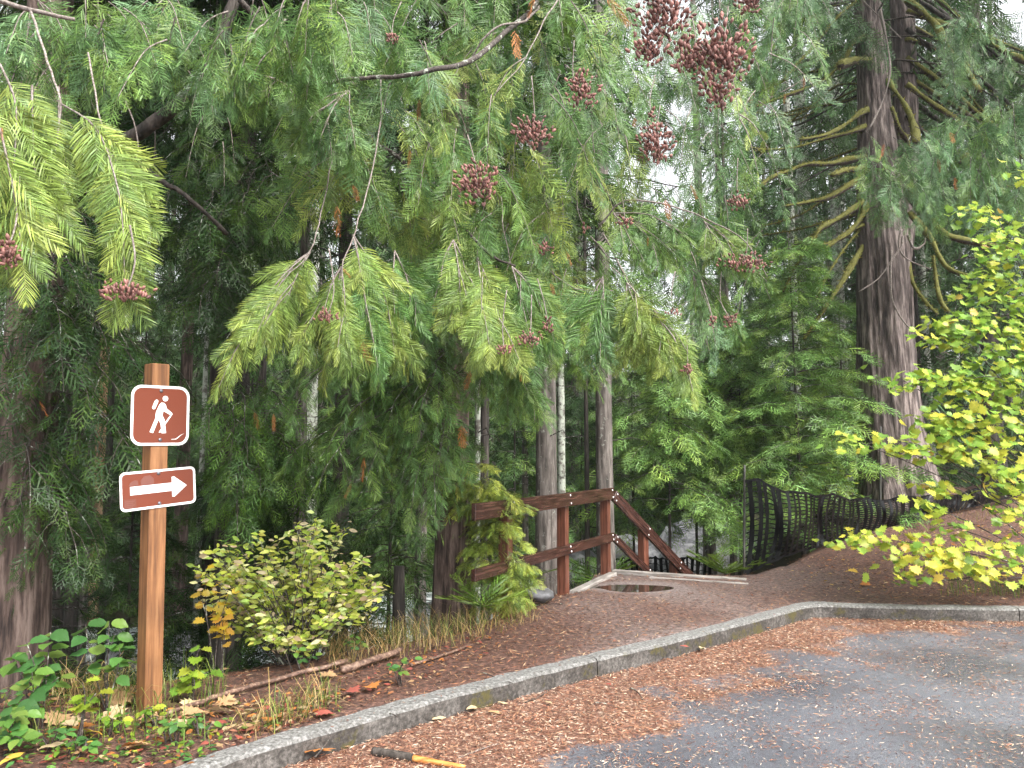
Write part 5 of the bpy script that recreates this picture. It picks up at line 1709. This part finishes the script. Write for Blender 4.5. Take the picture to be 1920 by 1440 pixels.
# young cedar with pale boughs before the railing
yb = onz(930, 1140, 0); yb.z = hz(yb.x, yb.y) - .03
ycedar = tag(empty('young_cedar', yb), 'pale yellow-green young cedar growing over the left end of the railing', 'tree')
obj('trunk', trunk_mesh('trunk', Vector((0, 0, 0)), at(900, 840, yb.y) - yb, .016, .004, 'twig_dark', 6, 8, .3, .1), ycedar)
B = Batch()
for x, y in pts_in([(830, 880), (890, 850), (940, 890), (985, 940), (960, 980), (1000, 1060), (985, 1130), (890, 1140), (870, 1020), (850, 940)], 95):
    e = at(x, y, yb.y + rnd(-.45, .25))
    s = trunk_at(yb, (at(900, 840, yb.y) - yb) * (1 / (at(900, 840, yb.y).z - yb.z)), max(.05, e.z - rnd(-.05, .12)))
    bough(B, s, e, random.choice(['pale', 'pale', 'lit']), 'md', .14, .07, .18, rise=.12, s0=.2, r=.004, hang=.5)
add_crown(ycedar, B, yb, 'twig_dark')

# ferns
def fern(label, px, py, d, n, L_, pal='fern'):
    b = at(px, py, d)
    root = tag(empty('sword_fern', b), label, 'fern')
    for k in range(n):
        a = 6.28 * k / n + rnd(-.3, .3)
        B = Batch()
        B.add('md', Vector((0, 0, 0)), Vector((math.cos(a), math.sin(a), rnd(.25, .8))), UP + jit(.15), L_ * rnd(.8, 1.15), pick(pal), .55)
        o = obj('frond', B.mesh('frond', 'foliage'), root)
fern('sword fern beside the step edge at the end of the mesh fence', 1360, 1076, 10.0, 14, .55)
fern('sword fern at the foot of the young cedar by the railing', 905, 1138, 6.9, 11, .4)
fern('sword fern below the path behind the last railing post', 1120, 1090, 12.0, 10, .6)
fern('yellowing fern low behind the railing posts', 985, 1085, 10.5, 9, .5, 'lit')

# ------------------------------------------------------------------ creek boulders
def boulder(label, px, py, d, w, h_, seed, mat='river_rock', sink=.3, flat=1.0):
    c = at(px, py, d)
    v, f = [], []
    nu, nv = 18, 11
    for i in range(nv + 1):
        th = math.pi * i / nv
        for k in range(nu):
            ph = 2 * math.pi * k / nu
            p = Vector((math.sin(th) * math.cos(ph), math.sin(th) * math.sin(ph), math.cos(th)))
            q = 1 + .32 * mnoise.noise(p * 1.3 + Vector((seed * 7.3, 0, 0))) + .13 * mnoise.noise(p * 3.1 + Vector((0, seed * 3.1, 0)))
            p = p * q
            p.z = max(p.z, -.75)
            v.append(Vector((p.x * w / 2, p.y * w / 2 * .8, p.z * h_ / 2)))
    for i in range(nv):
        for k in range(nu):
            j = (k + 1) % nu
            f.append((i * nu + k, (i + 1) * nu + k, (i + 1) * nu + j, i * nu + j))
    o = obj('boulder', py_mesh('boulder', v, f, MATS[mat], True), None, c)
    o.rotation_euler = (0, 0, rnd(0, 6))
    tag(o, label, 'boulder')
boulder('large pale boulder in the creek right of the stair rail', 1300, 1040, 21, 2.6, 1.7, 1)
boulder('smooth grey boulder in front of the large pale creek boulder', 1275, 1055, 19.5, 1.4, 1.1, 2)
boulder('pale boulder in the creek just left of the mesh fence', 1372, 1030, 22, 1.9, 1.5, 3)
boulder('low boulder in the creek behind the stair rail post', 1225, 1050, 20.5, 1.4, .9, 4)
boulder('grey mossy boulder seen low between the railing posts', 1090, 1075, 14.5, 1.2, .8, 5)
boulder('pale boulder in the creek seen under the lower rail', 1165, 1040, 19, 1.5, .9, 6)
boulder('white boulder in the creek below the yellow-green shrub', 362, 1222, 14, .8, .8, 7)
boulder('white boulder in the creek glimpsed left of the sign post', 228, 1240, 13.5, 1.0, .9, 8)
boulder('white boulder glimpsed below the pale grey trunk', 805, 1168, 13, .7, .6, 9)
boulder('flat grey rock at the foot of the second railing post', 1010, 1116, 8.1, .36, .16, 10, 'dark_rock')

# stump
sp_ = at(748, 1165, 7.6)
sp_.z = hz(sp_.x, sp_.y) - .05
stump = tag(empty('snag', sp_), 'short black broken snag between the yellow-green shrub and pale trunk', 'stump')
obj('trunk', trunk_mesh('trunk', Vector((0, 0, 0)), at(750, 1062, 7.6) - sp_, .075, .05, 'bark_dark', 12, 8, .4, .2, .15, 5), stump)

# ------------------------------------------------------------------ fallen wood
def stick(name, label, pts, r0, r1, mat, lump=.3, sides=8, cat='branch', wob=.01):
    b = pts[0].copy()
    root = tag(empty(name, b), label, cat)
    tube('wood', [p - b for p in pts], r0, r1, MATS[mat], root, sides, lump=lump, wob=wob)
    return root, b
def gp(px, py, up=0.0):
    q = onz(px, py, ROAD_Z + up)
    if in_poly(np.array([[q.x, q.y]]), road_poly)[0]:
        q.z = ROAD_Z + up
        return q
    q = onz(px, py, up)
    for _ in range(3):
        h_ = hz(q.x, q.y)
        q = onz(px, py, (h_ if h_ > -.2 else 0) + up)
    return q
stick('fallen_branch', 'long weathered fallen branch lying along the verge below the shrub', [gp(310, 1340, .03), gp(400, 1308, .035), gp(470, 1288, .03), gp(560, 1262, .03), gp(650, 1240, .04)], .012, .019, 'log_wood')
stick('fallen_branch', 'thick broken end of red-brown branch right of the shrub foot', [gp(640, 1256, .035), gp(690, 1240, .045), gp(752, 1218, .05)], .026, .022, 'log_wood')
stick('fallen_branch', 'pale stick on the verge right of the broken branch', [gp(770, 1248, .015), gp(830, 1228, .02), gp(885, 1208, .02)], .012, .008, 'log_wood')
br, bb = stick('broken_stick', 'broken stick on the asphalt, bark end dark, bare end orange', [gp(700, 1409, .02), gp(735, 1415, .022), gp(775, 1422, .022)], .026, .024, 'bark_dark', .25, cat='stick', wob=0)
tube('bare_wood', [p - bb for p in (gp(772, 1421, .022), gp(820, 1430, .018), gp(872, 1438, .014))], .020, .011, MATS['orange_wood'], br, 7, lump=.15)
for i, (x0, y0, x1, y1, r, lab) in enumerate(((985, 1318, 1030, 1295, .005, 'thin dark twig on the asphalt below the kerb joint'), (1105, 1318, 1150, 1322, .004, 'thin twig on the edge of the orange needles'), (1182, 1290, 1206, 1312, .005, 'short black twig on the orange needles'),
                                 (860, 1420, 935, 1395, .004, 'pale thin twig right of the broken stick'), (590, 1420, 618, 1380, .004, 'thin twig leaning on the near kerb'), (990, 1138, 1055, 1132, .008, 'brown stick on the path beside the railing post'),
                                 (1505, 1255, 1522, 1260, .006, 'tiny black twig out on the grey asphalt'), (1490, 1213, 1525, 1222, .004, 'thin reddish twig on needles near the kerb bend'), (905, 1262, 960, 1282, .004, 'thin dark twig on the verge behind the kerb'), (700, 1330, 745, 1345, .005, 'dark twig lying against the back of the kerb'))):
    a, c = gp(x0, y0, .008), gp(x1, y1, .008)
    o = tube('twig', [Vector((0, 0, 0)), (c - a) * .5 + Vector((rnd(-.02, .02), 0, .008)), c - a], r, r * .6, MATS['twig_pale' if 'pale' in lab else 'twig_dark'], None, 5, wob=.006)
    o.location = a; tag(o, lab, 'twig')

# ------------------------------------------------------------------ fallen leaves one can tell apart
def fallen(label, px, py, kind, col, size):
    p = gp(px, py, .012)
    size *= 1.2
    o = obj('fallen_leaf', leaf_me(kind, 'dry_leaf'), None)
    a = rnd(0, 6.28)
    M = (basis(Vector((math.cos(a), math.sin(a), rnd(-.1, .35))), UP + jit(.22)) * size).to_4x4(); M.translation = p + Vector((0, 0, size * .12))
    o.matrix_world = M
    o.color = (*col, 1)
    tag(o, label, 'leaf', 'fallen leaves')
TAN, YEL, ORG, PAL_, RED = (.38, .24, .125), (.55, .36, .06), (.40, .16, .045), (.46, .35, .21), (.30, .085, .065)
for a in (('large tan curled maple leaf left of the sign post foot', 205, 1328, 'maple', TAN, .14), ('tan maple leaf touching the right side of the sign post foot', 328, 1330, 'maple', PAL_, .11), ('big tan maple leaf right of the yellow-green seedling', 380, 1340, 'maple', TAN, .13), ('pale tan maple leaf nearest the kerb end among the tan ones', 432, 1340, 'maple', PAL_, .12),
          ('tan maple leaf in front of the seedling', 345, 1352, 'maple', TAN, .12), ('curled brown leaf leaning by the seedling', 432, 1258, 'oval', TAN, .10), ('yellow leaf lying in the bottom left corner', 48, 1418, 'oval', YEL, .13), ('pale yellow leaf beside the corner leaf', 70, 1412, 'oval', PAL_, .11), ('bright yellow leaf below the sign post', 192, 1385, 'oval', YEL, .11), ('second yellow leaf right below the bright one', 178, 1400, 'oval', YEL, .11),
          ('orange-tan leaf at the bottom edge on the asphalt by the kerb', 618, 1412, 'maple', ORG, .15), ('pale leaf against the foot of the kerb', 895, 1330, 'oval', PAL_, .09), ('tan leaf next to the pale leaf at the kerb foot', 915, 1338, 'oval', TAN, .08), ('small pale leaf on asphalt below the kerb', 932, 1319, 'oval', PAL_, .06), ('yellowish leaf on the asphalt near the broken stick', 810, 1353, 'oval', PAL_, .08),
          ('pale leaf on the orange needles near the joint', 1035, 1322, 'oval', PAL_, .06), ('pale curled leaf far along the kerb foot', 1318, 1218, 'oval', PAL_, .10), ('pinkish leaf beside the pale curled leaf', 1292, 1215, 'oval', RED, .06), ('red leaf on asphalt below the kerb joint', 1145, 1287, 'oval', RED, .06), ('orange leaf at the kerb bend', 1440, 1180, 'oval', ORG, .07),
          ('tan leaf on the mound under the maple leaves', 1650, 1062, 'oval', TAN, .11), ('orange leaf on the mulch below the maple', 1632, 1098, 'maple', ORG, .1), ('yellow leaf on the mulch left of the maple', 1590, 1072, 'maple', YEL, .1), ('orange leaf on the verge below the fallen branch', 690, 1290, 'maple', ORG, .1), ('red-brown leaf on the verge behind the kerb', 650, 1300, 'maple', RED, .1), ('tan leaf on the verge under the shrub', 600, 1272, 'maple', TAN, .1), ('orange leaf by the grass near the kerb', 520, 1350, 'maple', ORG, .1), ('red leaf on the verge nearest the kerb', 590, 1345, 'maple', RED, .1),
          ('tan leaf at the left foot of the grass', 120, 1345, 'maple', TAN, .12), ('orange leaf at the very left edge of the verge', 20, 1395, 'maple', ORG, .12), ('rusty leaf between corner and sign', 130, 1380, 'maple', ORG, .11), ('pale leaf left of the bright yellow leaf', 155, 1362, 'maple', PAL_, .10), ('tan leaf right below the yellow ones', 235, 1410, 'maple', TAN, .10), ('rusty leaf close below the sign post', 270, 1400, 'maple', ORG, .10)):
    fallen(*a)
for a in (('crumpled tan maple leaf just left of the post foot', 232, 1345, 'maple', PAL_, .12), ('brown maple leaf under the yellow-green seedling by the post', 300, 1348, 'maple', TAN, .11), ('light tan maple leaf between the post and the kerb end', 318, 1372, 'maple', PAL_, .11), ('tan maple leaf at the near end of the fallen branch', 405, 1322, 'maple', TAN, .11), ('pale maple leaf behind the tan ones right of the post', 365, 1318, 'maple', PAL_, .10), ('tan leaf just behind the kerb near its near end', 455, 1372, 'maple', TAN, .10)):
    fallen(*a)

# ------------------------------------------------------------------ uncountable litter, grass
def strips(n_try, region, dens, zfn, lens, wids, cols, tilt=.12, lift=.004):
    lo, hi = np.array(region[0]), np.array(region[1])
    P = rng.uniform(lo, hi, (n_try, 2))
    # thin out with distance: needs fewer far away
    k = rng.random(n_try) < dens(P)
    P = P[k]; n = len(P)
    z = zfn(P) + lift + rng.uniform(0, .012, n)
    a = rng.uniform(0, 2 * np.pi, n)
    L_ = rng.uniform(*lens, n) * .5; w = rng.uniform(*wids, n) * .5
    t = rng.normal(0, tilt, n)
    dx = np.stack([np.cos(a) * L_, np.sin(a) * L_, t * L_], 1); dy = np.stack([-np.sin(a) * w, np.cos(a) * w, rng.normal(0, .4, n) * w], 1)
    c = np.column_stack([P, z])
    V_ = np.stack([c - dx - dy * .6, c - dx * .1 - dy, c + dx, c - dx * .1 + dy], 1).reshape(-1, 3)
    F_ = np.arange(n * 4).reshape(-1, 4)
    ci = rng.integers(0, len(cols), n)
    C_ = np.array(cols)[ci] * rng.uniform(.65, 1.3, (n, 1))
    return V_, F_, np.repeat(C_, 4, 0)
LIT = [(.34, .165, .095), (.26, .115, .070), (.17, .078, .055), (.42, .235, .14), (.54, .39, .27), (.11, .050, .038), (.32, .14, .085), (.58, .46, .36), (.07, .035, .03)]
def road_dens(P):
    ok = in_poly(P, road_poly)
    dk_ = dist_line(P, KL)
    wd = np.interp(P[:, 0], [-1.5, .4, 1.5, 2.6, 4, 6], [1.9, .95, .72, .62, .36, .26])
    m = np.clip(.5 + (wd - dk_) * 1.4 + .50 * wave(P, 3.3) + .40 * wave(P, 8.1, 2) + .25 * wave(P, 17, 1), 0, 1)
    clump = np.clip(.35 + .6 * wave(P, 4.2, 5) + .4 * wave(P, 9.7, 3), 0, 1)
    return ok * (m ** 1.5 * .9 + .11 + .24 * clump)
V_, F_, C_ = strips(300000, ((-1.9, 2.9), (6.2, 8.0)), road_dens, lambda P: np.full(len(P), ROAD_Z) + .006 * wave(P, .8), (.012, .048), (.0022, .0055), LIT)
tag(obj('needle_litter', np_mesh('needle_litter', V_, F_, MATS['dry'], False, C_)), 'orange fallen cedar needles drifted on the asphalt along the kerb', 'litter', kind='stuff')
VL = [(.22, .10, .058), (.14, .062, .041), (.09, .042, .030), (.31, .165, .09), (.42, .29, .18), (.055, .028, .02), (.20, .085, .052), (.12, .055, .038)]
def verge_dens(P):
    ok = in_poly(P, PLATEAU) & ~in_poly(P, road_poly) & (dist_line(P, KL) > .15)
    er = np.hypot((P[:, 0] - PUD[0]) / .56, (P[:, 1] - PUD[1]) / .34)
    vis = (np.abs(P[:, 0] / np.maximum(P[:, 1], .1)) < .72)
    mid = sstep(.6, 1.6, P[:, 0]) * sstep(4.4, 3.2, P[:, 0])
    return ok * vis * (er > 1.1) * np.clip(.85 - .45 * mid, 0, 1)
V_, F_, C_ = strips(140000, ((-3.6, 3.0), (8.0, 13.0)), verge_dens, height, (.014, .07), (.003, .008), VL, tilt=.2)
tag(obj('needle_litter', np_mesh('needle_litter', V_, F_, MATS['dry'], False, C_)), 'red-brown needles and bark bits strewn over verge, path and mound', 'litter', kind='stuff')
def kerb_dens(P):
    return (dist_line(P, KL) < .15) & ~in_poly(P, road_poly) & (rng.random(len(P)) < .5)
V_, F_, C_ = strips(16000, ((-2, 2.9), (5.5, 8.0)), kerb_dens, lambda P: np.full(len(P), KERB_Z), (.012, .03), (.003, .006), VL)
tag(obj('needle_litter', np_mesh('needle_litter', V_, F_, MATS['dry'], False, C_)), 'sparse brown needles lying on top of the kerb', 'litter', kind='stuff')

def grass(name, label, polys, cols, hmin, hmax, lean):
    V_, F_, C_ = [], [], []
    for poly, n in polys:
        for (x, y) in pts_in(poly, n):
            p = gp(x, y, 0); h_ = rnd(hmin, hmax); a = rnd(0, 6.28)
            d = Vector((math.cos(a), math.sin(a), 0)); w = Vector((-math.sin(a), math.cos(a), 0)) * rnd(.0012, .0030)
            l = lean * rnd(.4, 1.6)
            q = [p, p + d * h_ * l * .25 + UP * h_ * .45, p + d * h_ * l * .7 + UP * h_ * .8, p + d * h_ * l * 1.25 + UP * h_ * (.9 - .3 * l)]
            b = len(V_)
            for i, (r_, k) in enumerate(zip(q, (1, .9, .6, .08))):
                V_ += [r_ - w * k, r_ + w * k]
            for i in range(3): F_.append((b + 2 * i, b + 2 * i + 1, b + 2 * i + 3, b + 2 * i + 2))
            c = vary(random.choice(cols), .3); C_ += [c] * 8
    tag(obj(name, np_mesh(name, np.array(V_), np.array(F_), MATS['leaf_mass'], False, np.array(C_))), label, 'grass', kind='stuff')
STRAW = [(.46, .32, .14), (.38, .25, .10), (.52, .40, .20), (.30, .20, .08), (.20, .22, .05)]
GRN = [(.12, .20, .03), (.18, .24, .05), (.25, .27, .07), (.09, .16, .03)]
grass('dry_grass', 'dry straw-coloured grass along the edge of the bank', [([(600, 1215), (760, 1170), (1000, 1130), (1010, 1165), (880, 1210), (740, 1240), (620, 1260)], 900), ([(90, 1330), (240, 1330), (240, 1290), (120, 1280)], 260), ([(420, 1360), (600, 1290), (620, 1330), (480, 1400)], 110), ([(1780, 965), (1920, 945), (1920, 970), (1790, 985)], 120)], STRAW, .06, .24, 1.0)
grass('green_grass', 'green grass blades among the plants of the verge', [([(700, 1200), (1000, 1120), (1000, 1160), (760, 1220)], 260), ([(150, 1330), (420, 1330), (430, 1250), (160, 1290)], 260), ([(0, 1400), (420, 1400), (300, 1340), (0, 1350)], 200), ([(480, 1390), (640, 1330), (640, 1300), (520, 1340)], 90), ([(1760, 1118), (1920, 1122), (1920, 1105), (1780, 1100)], 160)], GRN, .05, .24, .45)
# low ground cover: small leaves in the verge and on the bank
V_, F_, C_ = [], [], []
lv, lf = LG['oval']
k = 0
for poly, n, cols, s0, s1 in (([(0, 1380), (260, 1345), (430, 1350), (400, 1440), (0, 1440)], 420, GL + YG + [TAN, ORG, RED], .025, .06), ([(300, 1340), (620, 1290), (680, 1320), (440, 1400)], 300, [TAN, ORG, RED, (.2, .09, .05), (.13, .2, .04), PAL_], .025, .065),
                          ([(620, 1275), (900, 1190), (960, 1210), (720, 1310)], 230, [TAN, ORG, RED, (.2, .09, .05), (.3, .14, .07)], .02, .05), ([(1430, 1060), (1920, 960), (1920, 1120), (1560, 1110)], 520, [TAN, YEL, ORG, PAL_, (.2, .1, .06)], .02, .06), ([(0, 1290), (240, 1280), (250, 1340), (0, 1370)], 200, [TAN, ORG, (.3, .14, .07)] + GL + YG, .03, .07)):
    for (x, y) in pts_in(poly, n):
        p = gp(x, y, .01)
        a = rnd(0, 6.28)
        M = np.array(basis(Vector((math.cos(a), math.sin(a), rnd(-.2, .4))), UP + jit(.35))) * rnd(s0, s1)
        V_.append(lv @ M.T + np.array(p + Vector((0, 0, rnd(0, .03))))); F_.append(lf + k * len(lv)); C_.append(np.tile(vary(random.choice(cols), .3), (len(lv), 1))); k += 1
tag(obj('ground_cover', np_mesh('ground_cover', np.concatenate(V_), np.concatenate(F_), MATS['leaf_mass'], False, np.concatenate(C_))), 'small green, tan and rusty leaves covering the verge', 'ground cover', kind='stuff')
# ------------------------------------------------------------------ damp forest air
hv = [(-95, -32, -9), (95, -32, -9), (95, 132, -9), (-95, 132, -9), (-95, -32, 62), (95, -32, 62), (95, 132, 62), (-95, 132, 62)]
hf = [(0, 3, 2, 1), (4, 5, 6, 7), (0, 1, 5, 4), (1, 2, 6, 5), (2, 3, 7, 6), (3, 0, 4, 7)]
hm = bpy.data.materials.new('haze'); hm.use_nodes = True
hm.node_tree.nodes.remove(hm.node_tree.nodes['Principled BSDF'])
pv = hm.node_tree.nodes.new('ShaderNodeVolumePrincipled')
pv.inputs['Color'].default_value = (.86, .93, .96, 1)
pv.inputs['Density'].default_value = .0007
pv.inputs['Anisotropy'].default_value = .2
hm.node_tree.links.new(pv.outputs[0], hm.node_tree.nodes['Material Output'].inputs['Volume'])
tag(obj('haze', py_mesh('haze', hv, hf, hm)), 'thin damp haze hanging in the forest air', 'haze', kind='stuff')
